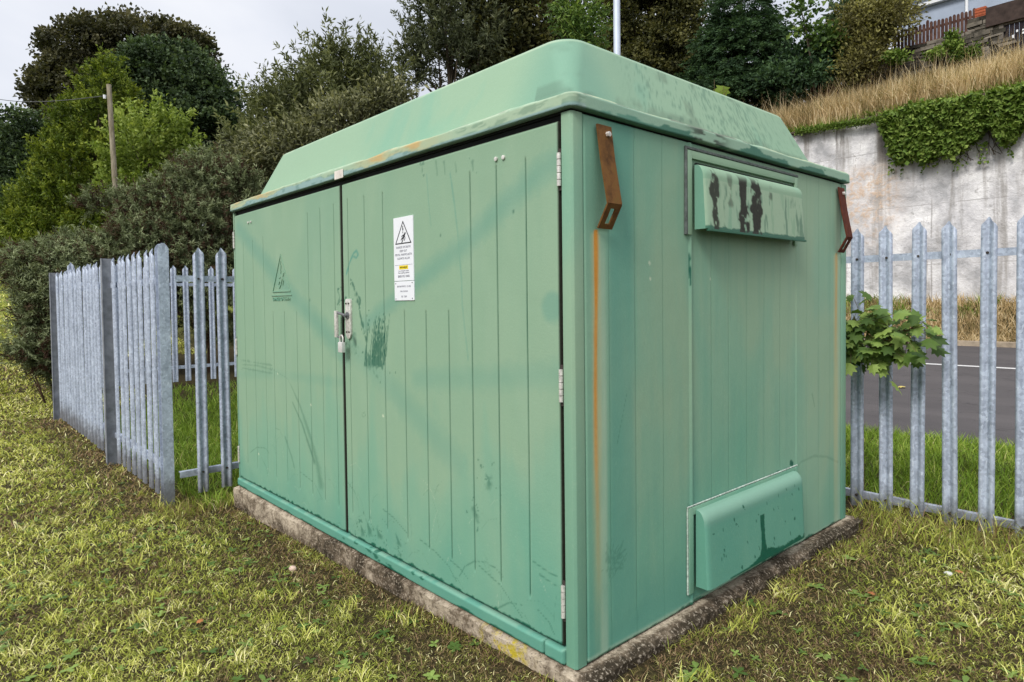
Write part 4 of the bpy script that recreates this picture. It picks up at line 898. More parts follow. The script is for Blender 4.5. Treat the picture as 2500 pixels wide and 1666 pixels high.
def clumps(lobes, ncl, per, kind, size, aspect, R, shell=0.55, clen=None):
    C0, U0, rr = lobe_points(lobes, ncl, R, shell); per_n = per
    n = ncl * per_n; idx = np.repeat(np.arange(ncl), per_n); c = C0[idx]; u = U0[idx]
    ct = R.random(ncl)[idx]
    if kind == 'round':
        q = np.clip(R.normal(size=(n, 3)), -1.7, 1.7) * 0.5; r = clen * (0.6 + 0.8 * R.random(ncl))[idx]
        P = c + q * r[:, None] * np.array([1, 1, 0.75]); Dv = unit(q * 0.8 + u * 0.5 + R.normal(size=(n, 3)) * 0.7 + np.array([0, 0, -0.1]))
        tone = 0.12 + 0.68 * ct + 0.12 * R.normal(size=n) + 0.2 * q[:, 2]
    elif kind == 'shoot':
        ax = unit(U0 * 0.55 + np.array([0, 0, 0.75]) + R.normal(size=(ncl, 3)) * 0.28)[idx]; t = R.random(n); l = clen * (0.5 + R.random(ncl))[idx]
        P = c + ax * (t * l)[:, None] + R.normal(size=(n, 3)) * 0.035; Dv = unit(ax * 0.8 + unit(R.normal(size=(n, 3))) * 0.9)
        tone = 0.2 + 0.35 * ct + 0.28 * t + 0.12 * R.normal(size=n)
    elif kind == 'spray':
        ax = unit(U0 * np.array([1, 1, 0.3]) + np.array([0, 0, -0.25]) + R.normal(size=(ncl, 3)) * 0.3)[idx]; t = R.random(n); l = clen * (0.6 + 0.8 * R.random(ncl))[idx]
        sd_ = unit(np.cross(ax, np.array([0, 0, 1.0]))); lat = (R.random(n) - 0.5) * 0.7 * (1 - t) * l
        P = c + ax * (t * l)[:, None] + sd_ * lat[:, None] + R.normal(size=(n, 3)) * 0.03; P[:, 2] -= 0.25 * t * t * l
        Dv = unit(ax + sd_ * np.sign(lat)[:, None] * 0.7 + R.normal(size=(n, 3)) * 0.3 + np.array([0, 0, -0.15])); tone = 0.2 + 0.35 * ct + 0.3 * t + 0.12 * R.normal(size=n)
    elif kind == 'spike':       # gorse
        ax = unit(U0 * 0.8 + np.array([0, 0, 0.45]) + R.normal(size=(ncl, 3)) * 0.4)[idx]; t = R.random(n); l = clen * (0.5 + R.random(ncl))[idx]
        P = c + ax * (t * l)[:, None] + R.normal(size=(n, 3)) * 0.012; Dv = unit(ax * 0.7 + unit(R.normal(size=(n, 3))))
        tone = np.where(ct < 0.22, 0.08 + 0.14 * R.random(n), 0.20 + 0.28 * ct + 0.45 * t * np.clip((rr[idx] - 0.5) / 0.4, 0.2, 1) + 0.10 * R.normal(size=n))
    return P, Dv, size * (0.6 + 0.8 * R.random(n)), aspect, np.clip(tone, 0, 1)
SEED = [100]
def Lb(px, py, rx, ry, d): 
    c = at(px, py, d); k = d / 1505.0; return (c[0], c[1], c[2], rx * k, ry * k)
def plant(name, cat, label, lobes, kind, ncl, per, size, aspect, mat, clen, shell=0.5, base=None, trunk_r=0.15, group=None, barkm=None, fol='crown', extra=None, stem='trunk'):
    SEED[0] += 1; R = np.random.default_rng(SEED[0]); Ls = [l if len(l) == 5 and l[3] < 40 and abs(l[0]) < 0 else Lb(*l) for l in lobes]
    LA = np.array(Ls)
    if base is None:
        cx_, cy_ = LA[:, 0].mean(), LA[:, 1].mean()
        j = np.argmin(LA[:, 2]); cx_, cy_ = (LA[j, 0] + cx_) / 2, (LA[j, 1] + cy_) / 2
    else: cx_, cy_ = base
    cz_ = float(height(cx_, cy_)) - 0.1
    root = thing(name, (cx_, cy_, cz_), label, cat, group)
    P, Dv, sz, asp, tone = clumps(Ls, ncl, per, kind, size, aspect, R, shell, clen)
    ok = P[:, 2] > height(P[:, 0], P[:, 1]) - 0.05
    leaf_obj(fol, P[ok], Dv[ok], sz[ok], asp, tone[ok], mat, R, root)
    mb = MB(); order = np.argsort(LA[:, 2]); top = LA[order[-1]]
    mid = np.array([(cx_ + top[0]) / 2 + 0.1, (cy_ + top[1]) / 2, (cz_ + top[2]) / 2])
    mb.tube([(cx_, cy_, cz_), tuple(mid), tuple(top[:3])], [trunk_r, trunk_r * 0.7, trunk_r * 0.15], 8)
    for l in LA:
        for q in range(2):
            t = 0.25 + 0.5 * R.random(); s = np.array([cx_, cy_, cz_]) * (1 - t) + mid * t if R.random() < 0.5 else mid * (1 - t) + top[:3] * t
            e = l[:3] + R.normal(size=3) * l[3] * 0.35; mm = (s + e) / 2 + R.normal(size=3) * 0.15 * l[3]
            if s[2] < e[2] + 0.5: mb.tube([s, mm, e], [trunk_r * 0.4, trunk_r * 0.25, trunk_r * 0.08], 6)
    mb.build(stem, barkm or BARK, root, smooth=True); return root
def LM(name, a, b, c, patch=(0.8, 0.5), trans=0.3): return m_leaf(name, [(0.0, a), (0.5, b), (1.0, c)], trans, 0.6, patch)
M_DKRED = LM('leaf_dark_olive', (0.022, 0.024, 0.012), (0.065, 0.068, 0.034), (0.16, 0.15, 0.075))
M_DKGRN = LM('leaf_dark_green', (0.016, 0.030, 0.014), (0.052, 0.088, 0.036), (0.16, 0.22, 0.105))
M_CONIF = LM('foliage_yellow_green', (0.022, 0.045, 0.006), (0.105, 0.155, 0.016), (0.32, 0.37, 0.05))
M_LIME = LM('leaf_lime', (0.07, 0.11, 0.02), (0.20, 0.28, 0.05), (0.42, 0.50, 0.13), trans=0.4)
M_WILL = LM('leaf_willow', (0.03, 0.04, 0.015), (0.10, 0.12, 0.045), (0.29, 0.31, 0.14))
M_SALW = LM('leaf_sallow', (0.03, 0.033, 0.016), (0.12, 0.13, 0.06), (0.36, 0.36, 0.20))
M_GORSE = m_leaf('gorse_spines', [(0.0, (0.035, 0.018, 0.011)), (0.16, (0.09, 0.05, 0.03)), (0.30, (0.07, 0.085, 0.036)), (0.6, (0.15, 0.185, 0.088)), (1.0, (0.38, 0.43, 0.24))], 0.2, 0.7, (1.3, 0.55))
M_OLIVE = LM('leaf_olive', (0.024, 0.028, 0.010), (0.08, 0.085, 0.026), (0.22, 0.21, 0.07))
M_GREYG = LM('leaf_grey_green', (0.022, 0.030, 0.016), (0.075, 0.092, 0.045), (0.23, 0.25, 0.14))
M_CYP = LM('foliage_cypress', (0.008, 0.022, 0.010), (0.035, 0.075, 0.032), (0.11, 0.19, 0.08))
M_BRAM = LM('leaf_bramble', (0.04, 0.038, 0.016), (0.15, 0.14, 0.045), (0.42, 0.40, 0.14))
M_IVY = LM('leaf_ivy', (0.03, 0.065, 0.010), (0.12, 0.20, 0.03), (0.32, 0.42, 0.10), patch=(2.0, 0.4))
M_SYC = LM('leaf_sycamore', (0.03, 0.065, 0.015), (0.11, 0.19, 0.04), (0.32, 0.44, 0.11), patch=(6.0, 0.5))
# left background
plant('broadleaf_tree', 'tree', 'tall dark olive-brown tree at the back left, behind the utility pole', [(205, 130, 95, 70, 35), (320, 110, 120, 60, 36), (135, 205, 60, 50, 35), (410, 130, 80, 60, 36), (120, 250, 40, 30, 35), (240, 230, 140, 110, 36), (455, 105, 30, 25, 36), (270, 330, 140, 120, 36), (88, 215, 24, 12, 35), (100, 165, 26, 12, 35), (118, 250, 30, 20, 35), (485, 98, 12, 12, 36), (300, 58, 22, 14, 36), (183, 62, 12, 14, 35), (370, 62, 24, 14, 36), (400, 85, 20, 16, 36)],
      'round', 1500, 40, 0.19, 0.8, M_DKRED, 0.42, 0.62, trunk_r=0.35)
plant('broadleaf_tree', 'tree', 'round dark green tree right of the utility pole, its crown darkest below', [(390, 190, 115, 85, 31), (470, 250, 85, 80, 31), (345, 150, 60, 45, 30), (430, 300, 125, 90, 31), (520, 300, 45, 60, 31), (330, 280, 90, 90, 31), (450, 380, 110, 60, 31)],
      'round', 1500, 40, 0.16, 0.8, M_DKGRN, 0.38, 0.66, trunk_r=0.3)
plant('conifer_tree', 'tree', 'yellow-green conical conifer directly behind the utility pole', [(246, 158, 9, 16, 25), (245, 182, 22, 30, 25), (243, 240, 55, 55, 25), (230, 310, 82, 70, 25), (215, 400, 105, 80, 25), (195, 490, 120, 90, 25), (170, 580, 135, 80, 25), (110, 540, 90, 90, 25.5)],
      'shoot', 2600, 34, 0.13, 0.45, M_CONIF, 0.55, 0.78, trunk_r=0.25, barkm=BARK)
plant('broadleaf_tree', 'tree', 'dark green tree cut off by the left edge of the photo', [(50, 310, 60, 50, 28), (15, 380, 70, 90, 28), (70, 420, 70, 80, 28), (35, 510, 90, 90, 27), (80, 570, 80, 60, 27), (-60, 400, 90, 120, 28), (-90, 540, 110, 90, 27)],
      'round', 1400, 40, 0.14, 0.7, M_DKGRN, 0.38, 0.66, trunk_r=0.22)
plant('birch_sapling', 'tree', 'bright lime young tree growing close to the utility pole', [(330, 350, 60, 60, 16), (385, 300, 32, 30, 16.2), (300, 400, 50, 50, 16), (305, 470, 50, 55, 16), (400, 360, 45, 55, 16.4), (345, 290, 20, 25, 16), (265, 400, 20, 28, 15.8)],
      'shoot', 330, 26, 0.10, 0.6, M_LIME, 0.55, 0.35, trunk_r=0.06)
plant('willow_shrub', 'shrub', 'tall pointed willow with upright shoots, left of the cabinet roof', [(800, 190, 75, 55, 20), (740, 215, 70, 55, 20), (670, 280, 75, 60, 20), (860, 205, 40, 45, 20), (640, 330, 70, 60, 20), (760, 300, 110, 80, 20), (880, 250, 40, 50, 20), (590, 390, 60, 60, 20)],
      'shoot', 760, 36, 0.17, 0.28, M_WILL, 0.9, 0.5, trunk_r=0.12)
plant('sallow_bush', 'shrub', 'grey-green broad sallow bush along the left part of the roof line', [(860, 250, 65, 30, 16), (780, 300, 90, 50, 16), (900, 225, 40, 22, 16.2), (680, 370, 100, 70, 15.5), (600, 420, 70, 70, 15.5), (560, 350, 40, 40, 16), (520, 420, 60, 60, 15.5), (740, 420, 90, 60, 15.5), (820, 380, 90, 60, 16)],
      'round', 640, 40, 0.13, 0.4, M_SALW, 0.42, 0.55, trunk_r=0.1)
# gorse
gl = [([(470, 420, 70, 45, 12.5), (530, 450, 60, 60, 12.4), (390, 480, 70, 50, 12.2), (350, 520, 60, 45, 12), (470, 540, 90, 80, 12.2), (540, 520, 50, 90, 12.6), (440, 620, 110, 90, 12.2), (310, 470, 40, 20, 12.4), (230, 472, 36, 12, 12.3), (520, 680, 110, 110, 12.4)], 'large dark gorse bush filling the gap between the fence and the cabinet'),
      ([(310, 565, 60, 38, 11.6), (350, 590, 60, 50, 11.8), (240, 605, 70, 36, 11.5), (170, 582, 50, 24, 11.4), (135, 600, 36, 16, 11.3), (320, 640, 90, 60, 11.8), (240, 700, 120, 80, 11.8)], 'gorse bush with brown flecks above the middle of the left fence'),
      ([(110, 620, 50, 30, 10.9), (65, 625, 36, 22, 10.8), (100, 670, 42, 45, 10.8), (150, 660, 60, 60, 11), (48, 600, 20, 10, 10.9), (130, 740, 50, 60, 11), (100, 735, 32, 40, 10.9), (140, 820, 40, 40, 11)], 'gorse bush bulging out past the far end of the left fence'),
      ([(88, 815, 32, 18, 10.6), (60, 812, 28, 10, 10.5), (120, 835, 30, 22, 10.7)], 'low gorse sprig lying on the lawn beside the far fence post')]
for ls, lab in gl:
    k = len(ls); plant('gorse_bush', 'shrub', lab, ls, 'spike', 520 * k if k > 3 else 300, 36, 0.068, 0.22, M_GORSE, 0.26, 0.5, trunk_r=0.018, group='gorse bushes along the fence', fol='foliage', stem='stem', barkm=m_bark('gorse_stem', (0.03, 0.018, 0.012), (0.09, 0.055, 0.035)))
# centre and right background on the slope
plant('willow_tree', 'tree', 'airy grey-green willow left of the roof peak, sky showing through', [(985, 60, 50, 70, 22), (960, 140, 35, 50, 22), (1055, 50, 70, 80, 22), (1030, 150, 80, 60, 22), (1120, 130, 80, 70, 22.5), (940, 190, 30, 30, 22), (1050, -50, 80, 60, 22)],
      'shoot', 620, 34, 0.17, 0.3, M_GREYG, 0.8, 0.45, trunk_r=0.16)
plant('broadleaf_tree', 'tree', 'bushy mid-green tree rising just behind the roof peak', [(1150, 50, 90, 75, 23), (1130, 120, 70, 60, 23), (1240, 40, 90, 80, 23), (1200, 130, 90, 60, 23), (1180, -50, 120, 70, 23), (1290, 110, 50, 50, 23)],
      'round', 330, 40, 0.19, 0.6, M_OLIVE, 0.55, 0.5, trunk_r=0.2)
plant('ash_tree', 'tree', 'small green ash tree close to the left of the lamp column', [(1325, 70, 35, 45, 19), (1345, 110, 30, 35, 19), (1300, 20, 30, 40, 19), (1365, 40, 20, 30, 19)], 'round', 90, 36, 0.15, 0.4, M_SYC, 0.4, 0.4, trunk_r=0.08)
plant('broadleaf_tree', 'tree', 'tall brown-green tree directly behind the lamp column', [(1430, 30, 50, 80, 26), (1500, 30, 90, 90, 26), (1500, 130, 90, 70, 26), (1560, 60, 55, 90, 26), (1410, 110, 40, 50, 26), (1480, -80, 120, 80, 26), (1560, 180, 70, 60, 26), (1450, 180, 90, 60, 26)],
      'round', 1400, 42, 0.13, 0.7, M_OLIVE, 0.36, 0.68, trunk_r=0.3)
plant('cypress_tree', 'tree', 'dark green pointed cypress with feathery sprays, right of the lamp column', [(1700, -30, 30, 50, 22), (1705, 40, 55, 55, 22), (1710, 100, 78, 55, 22), (1712, 165, 95, 60, 22), (1700, 225, 110, 50, 22), (1640, 200, 60, 50, 22), (1650, 130, 45, 50, 22)],
      'spray', 1500, 54, 0.12, 0.35, M_CYP, 0.5, 0.75, trunk_r=0.22)
plant('sycamore_sapling', 'tree', 'thin sycamore sapling with separate leaves against the sky, right of the cypress', [(1840, 20, 18, 30, 19.5), (1850, 60, 24, 24, 19.5), (1875, 70, 20, 20, 19.5), (1895, 100, 35, 20, 19.5)], 'round', 30, 20, 0.15, 0.85, M_SYC, 0.35, 0.3, trunk_r=0.05)
plant('sycamore_sapling', 'tree', 'dark leafy sapling beside the tangled bramble, its top against the sky', [(1935, 25, 22, 40, 20), (1960, 30, 40, 40, 20), (1945, 75, 30, 30, 20)], 'round', 60, 26, 0.15, 0.85, M_DKGRN, 0.35, 0.3, trunk_r=0.05)
plant('laurel_bush', 'shrub', 'deep green bush on the bank between the cypress and the stone wall', [(1855, 150, 70, 45, 20.5), (1920, 130, 60, 45, 20.5), (1830, 195, 90, 40, 20.3), (1930, 185, 60, 45, 20.3), (1980, 150, 40, 40, 20.5)],
      'round', 420, 36, 0.13, 0.55, M_CYP, 0.4, 0.55, trunk_r=0.08)
plant('bramble_thicket', 'shrub', 'yellowish brown bramble tangle hanging over the left end of the picket fence', [(1985, 60, 55, 50, 19.2), (2035, 55, 38, 40, 18.9), (2072, 50, 18, 22, 18.4), (1995, 120, 42, 40, 18.9), (1965, 165, 34, 38, 18.8), (2050, 25, 40, 25, 19.2)],
      'round', 300, 36, 0.11, 0.5, M_BRAM, 0.4, 0.45, trunk_r=0.05)
plant('ivy_bush', 'shrub', 'small green bush growing over the stone wall below the picket fence', [(2180, 112, 20, 8, 18.0), (2192, 84, 9, 9, 18.0), (2150, 126, 18, 7, 18.1), (2255, 106, 12, 6, 17.9), (2060, 132, 22, 8, 18.1), (2220, 128, 26, 7, 17.8)], 'round', 120, 30, 0.085, 0.6, M_IVY, 0.14, 0.3, trunk_r=0.03)
# ivy over the retaining wall
R = np.random.default_rng(5)
n = 30000; px = R.uniform(2028, 2560, n); lowy = np.interp(px, [2000, 2035, 2060, 2110, 2125, 2145, 2190, 2230, 2250, 2262, 2280, 2300, 2330, 2345, 2360, 2560], [297, 305, 370, 355, 372, 350, 352, 325, 312, 288, 285, 322, 318, 300, 262, 300])
topy = np.interp(px, [2000, 2040, 2100, 2200, 2353, 2560], [292, 262, 238, 226, 196, 140]); t = R.random(n) ** 0.85
py = topy + (lowy - topy) * t * (0.9 + 0.2 * R.random(n)); keep = fbm(px / 60, py / 60, 2.2, 3, 6) > 0.30; px, py = px[keep], py[keep]
P = on_y(px, py, 16.30); P[:, 1] -= R.random(len(P)) ** 2 * 0.30 - 0.05; Dv = unit(R.normal(size=P.shape) * 0.6 + np.array([0, -0.5, -0.6]))
ivr = thing('ivy', (-2, 16.4, 5.0), 'thick green ivy spilling over the top of the white retaining wall', 'ivy')
leaf_obj('foliage', P, Dv, 0.11 * (0.6 + 0.8 * R.random(len(P))), 0.8, np.clip(0.62 + 0.2 * R.normal(size=len(P)), 0, 1), M_IVY, R, ivr)
n = 900; px = R.uniform(2035, 2440, n); py = np.interp(px, [2035, 2110, 2240, 2350, 2420], [350, 362, 330, 312, 300]) + R.random(n) ** 2 * 48; kk = fbm(px / 9, px * 0, 1, 2, 8) > 0.55; px, py = px[kk], py[kk]; P = on_y(px, py, 16.36)
leaf_obj('trailing_leaves', P, unit(R.normal(size=P.shape) * 0.5 + np.array([0, -0.5, -0.6])), 0.085, 0.8, np.clip(0.5 + 0.2 * R.normal(size=len(P)), 0, 1), M_IVY, R, ivr)
mb = MB()
for k in range(26):
    a = R.uniform(2050, 2400); b = np.interp(a, [2035, 2110, 2240, 2350, 2420], [340, 350, 330, 300, 290]) - 20; pts = []
    for j in range(6): pts.append(on_y(a + j * R.uniform(0, 5), b + j * 11, 16.37) + np.array([0, 0, 0]))
    mb.tube(pts, 0.008, 4)
mb.tube([on_y(a, float(np.interp(a, [2035, 2110, 2240, 2350, 2420], [340, 350, 330, 300, 290])) - 20, 16.37) for a in np.linspace(2040, 2412, 30)], 0.01, 4)
mb.build('stem', BARK, ivr)
n = 2600; px = R.uniform(1830, 2060, n); py = np.interp(px, [1830, 2060], [302, 268]) + R.normal(size=n) * 3.5 + 2; P = on_y(px, py, 16.33); P[:, 1] -= 0.1 * R.random(n)
leaf_obj('moss_fringe', P, unit(R.normal(size=P.shape) + np.array([0, -.5, 0])), 0.06, 0.7, np.clip(0.55 + 0.2 * R.normal(size=n), 0, 1), M_IVY, R, rw)
# ------------------------------------------------------------------ stone wall, picket fence, gate, house
def m_stone():
    mt, gg, b = newmat('rubble_stone', 0.95, 0.1); n = gg.noise(gg.pos(), 5, 5, 0.7); gg.put(b.inputs['Base Color'], gg.ramp(gg.m('ADD', gg.m('MULTIPLY', n, 0.6), gg.m('MULTIPLY', gg.attr('tone'), 0.4)), [(0.25, (0.015, 0.014, 0.011)), (0.5, (0.075, 0.068, 0.055)), (0.75, (0.26, 0.23, 0.19))])); bump(gg, b, n, 0.8, 0.03); return mt
STONE = m_stone()
def rubble(name, x0, x1, yb, z0, z1, label, cat, seed=1):
    R = np.random.default_rng(seed); Vs = []; Fs = []; T = []; z = z0; b = 0
    box = np.array([(x, y, zz) for x in (-.5, .5) for y in (-.5, .5) for zz in (-.5, .5)]); bf = np.array([(0, 1, 3, 2), (4, 6, 7, 5), (0, 4, 5, 1), (2, 3, 7, 6), (0, 2, 6, 4), (1, 5, 7, 3)])
    while z < z1:
        h = R.uniform(0.05, 0.13); x = x0 - R.random() * 0.3
        while x < x1:
            L = R.uniform(0.15, 0.5); q = box * np.array([L - 0.015, 0.30 + R.uniform(-.05, .05), h - 0.012]) * (1 + R.uniform(-.08, .08, (8, 3))); a = R.normal() * 0.05
            q = q @ np.array([[math.cos(a), 0, -math.sin(a)], [0, 1, 0], [math.sin(a), 0, math.cos(a)]]) + np.array([x + L / 2, yb, z + h / 2])
            Vs.append(q); Fs.append(bf + b); T += [R.random()] * 6; b += 8; x += L
        z += h
    q = box * np.array([x1 - x0, 0.22, z1 - z0]) + np.array([(x0 + x1) / 2, yb + 0.02, (z0 + z1) / 2]); Vs.append(q); Fs.append(bf + b); T += [0.0] * 6
    return tag(mesh_np(name, np.concatenate(Vs), np.concatenate(Fs), STONE, None, fattrs={'tone': np.array(T)}), label, cat)
rubble('stone_wall', -6.2, -3.24, 20.0, 6.8, 8.60, 'old dark rubble stone wall above the dry grass bank', 'stone wall')
RED = m_bark('worn_red_wood', (0.045, 0.022, 0.018), (0.15, 0.085, 0.068))
def pickets(x0, x1, y, z0, z1, n, label, seed):
    R = np.random.default_rng(seed); root = thing('picket_fence', ((x0 + x1) / 2, y, z0), label, 'fence')
    pit = (x1 - x0) / n
    for k in range(n):
        x = x0 + pit * (k + .5); t = z1 + R.normal() * 0.02; hw = pit * 0.40; mb = MB()
        mb.prism([(x - hw, z0), (x + hw, z0), (x + hw, t - hw), (x + hw * .5, t), (x - hw * .5, t), (x - hw, t - hw)], y, y + 0.02, axis=1); o = mb.build('picket', RED, root)
    for z in (z0 + 0.12, z1 - 0.18): MB().box((x0, y + 0.0205, z - .03), (x1, y + 0.06, z + .03)).build('rail', RED, root)
a = on_y(2070, 60, 20.15); b = on_y(2243, 25, 20.15); pickets(a[0] - 0.2, b[0], 20.15, 8.62, 9.30, 22, 'reddish brown picket fence on top of the stone wall, in front of the house', 3)
a = on_y(1862, 200, 18.6); b = on_y(1927, 200, 18.6); pickets(a[0], b[0], 18.6, on_y(1890, 258, 18.6)[2], on_y(1890, 190, 18.6)[2], 9, 'short broken run of faded red pickets standing in the dry grass', 4)
a = on_y(2240, 45, 20.1); b = on_y(2268, 45, 20.1)
pl = MB(); z = 8.88; k = 0
while z < 9.20:
    pl.box((a[0] + 0.02, 19.98, z), (b[0], 20.28, z + 0.066 if k % 2 else z + 0.066)); z += 0.075; k += 1
tag(pl.build('brick_pillar', m_plain('red_brick', (0.36, 0.10, 0.05), 0.9, 0.1, 0, 0.3, 15), bevel=0.006), 'short red brick pillar between the picket fence and the brown board', 'pillar')
a = on_y(2270, 40, 20.05); bx = on_y(2425, 40, 20.05)[0]
tag(MB().box((a[0], 19.80, 8.60), (bx, 19.86, 9.12)).build('timber_board', m_plain('dark_brown_board', (0.05, 0.035, 0.03), 0.85, 0.2, 0, 0.4, 6), bevel=0.01), 'large dark brown board above the gate at the right edge', 'board')
gt = thing('garden_gate', (on_y(2330, 100, 19.9)[0], 19.9, 6.9), 'dark timber gate with small white notices at the top right edge', 'gate')
gx0 = on_y(2302, 90, 19.9)[0]; gx1 = on_y(2440, 90, 19.9)[0]; zg = on_y(2302, 57, 19.9)[2]
gb = MB(); k = 0; x = gx0 + .06
while x < gx1 - 0.06: gb.box((x, 19.9, 6.95), (x + 0.095, 19.925 + 0.003 * (k % 2), zg - 0.05)); x += 0.105; k += 1
gb.build('boards', m_plain('near_black_timber', (0.018, 0.014, 0.018), 0.8, 0.2, 0, 0.3, 8), gt)
gf = MB(); gf.box((gx0 - .06, 19.86, 6.9), (gx0 + .04, 19.96, zg + .08)); gf.box((gx0 + .042, 19.87, zg - .04), (gx1, 19.95, zg + .04)); gf.build('gate_frame', m_plain('grey_brown_timber', (0.13, 0.115, 0.10), 0.85, 0.2), gt, bevel=0.006)
for px, py, w_, h_ in ((2328, 84, .05, .08), (2337, 71, .04, .06), (2352, 68, .06, .04), (2352, 75, .06, .05)):
    c = on_y(px, py, 19.88); MB().box((c[0] - w_ / 2, 19.885, c[2] - h_ / 2), (c[0] + w_ / 2, 19.8985, c[2] + h_ / 2)).build('notice', WHITE, gt)
rubble('stone_wall', -3.23, -2.70, 20.0, 6.8, 8.86, 'higher stone pier under the red brick pillar, between picket fence and dark board', 'stone wall', 9)
# house
HW = m_plain('pale_blue_render', (0.36, 0.42, 0.52), 0.8, 0.2, 0, 0.08, 2)
FASC = m_plain('white_upvc', (0.80, 0.82, 0.85), 0.4, 0.4, 0, 0.03)
hs = thing('house', (-1.5, 30, 9.6), 'pale blue-grey rendered house with white fascia boards at the top right', 'house')
hx0 = -6.9; zF = 11.99
MB().box((hx0, 26.0, 8.6), (6, 34, zF - 0.02)).build('wall', HW, hs)
MB().box((hx0 - 0.15, 25.80, zF - 0.015), (6, 25.9995, zF + 0.10)).build('fascia', FASC, hs, bevel=0.01)
MB().box((hx0 - 0.1, 25.93, zF + 0.102), (6, 34, 12.60)).build('upper_wall', HW, hs)
MB().box((hx0 - 0.5, 25.55, 12.61), (6, 25.75, 12.74)).build('fascia', FASC, hs, bevel=0.01)
rf = MB(); rf.prism([(25.40, 12.60), (25.40, 12.68), (30, 15.2), (34.6, 12.68), (34.6, 12.60)], hx0 - 0.6, 6.2, axis=0); rf.prism([(25.76, 12.61), (34, 12.61), (34, 12.65), (25.76, 12.65)], hx0 - .5, 6, axis=0)
rf.build('roof', m_plain('slate_roof', (0.08, 0.085, 0.095), 0.7, 0.3, 0, 0.2, 6), hs)
c = on_y(2222, 0, 25.98); MB().tube([(c[0], 25.94, 8.6), (c[0], 25.94, zF - 0.03)], 0.05, 10).build('downpipe', FASC, hs, smooth=True)
for wx in (-1.6, 1.4): 
    fr = MB(); fr.box((wx - .6, 25.94, 10.0), (wx + .6, 25.999, 11.2)); f_ = fr.build('window', FASC, hs, bevel=0.01); MB().box((wx - .52, 25.93, 10.08), (wx + .52, 25.939, 11.12)).build('pane', m_plain('window_glass', (0.03, 0.035, 0.04), 0.1, 0.6, 0, 0.1), f_)
# ------------------------------------------------------------------ lamp column, utility pole, cable
lp = thing('lamp_column', (-5.29, 6.55, -0.2), 'pale grey steel lamp column rising behind the cabinet roof', 'street lamp')
lx, ly = -5.29, 6.55
c = at(1418, 130, 10.6); lx, ly = c[0], c[1]; lp.location = (lx, ly, float(height(lx, ly)))
LM_ = m_plain('grey_column_paint', (0.50, 0.56, 0.66), 0.5, 0.4, 0.1, 0.10, 3)
MB().tube([(lx, ly, -0.3), (lx, ly, 1.0)], 0.085, 16).build('base', LM_, lp, smooth=True)
MB().tube([(lx, ly, 1.0), (lx, ly, 1.06), (lx, ly, 8.0), (lx + 0.05, ly + 0.3, 8.25), (lx + .15, ly + 0.9, 8.32)], [0.085, 0.062, 0.052, 0.04, 0.035], 16).build('column', LM_, lp, smooth=True)
MB().box((lx + 0.02, ly + 0.85, 8.27), (lx + 0.30, ly + 1.5, 8.40)).build('lantern', LM_, lp, bevel=0.03, smooth=True)
up = thing('utility_pole', (-14.8, 1.5, -0.2), 'weathered leaning timber utility pole among the trees at the left', 'utility pole')
ptop = at(250, 195, 14.5); pbot = at(273, 560, 14.5); dv = (pbot - ptop); pg = ptop + dv * ((-0.3 - ptop[2]) / dv[2]); up.location = (pg[0], pg[1], -0.2)
MB().tube([pg, (pg + ptop) / 2, ptop], [0.070, 0.060, 0.050], 14).build('pole', POLEWOOD, up, smooth=True)
ins = ptop + dv * 0.075; MB().tube([ins + np.array([-.02, -.09, 0.02]), ins + np.array([-.02, -.09, -.06])], [0.035, 0.028], 10).build('insulator', WHITE, up, smooth=True)
e = at(-160, 168, 24); s = ins + np.array([-.02, -.09, 0.0]); pts = [s * (1 - t) + e * t - np.array([0, 0, 0.5 * math.sin(math.pi * t)]) for t in np.linspace(0, 1, 24)]
tag(MB().tube(pts, 0.009, 6).build('overhead_cable', m_plain('black_cable', (0.05, 0.05, 0.055), 0.6)), 'thin dark overhead cable running left from the utility pole', 'cable')
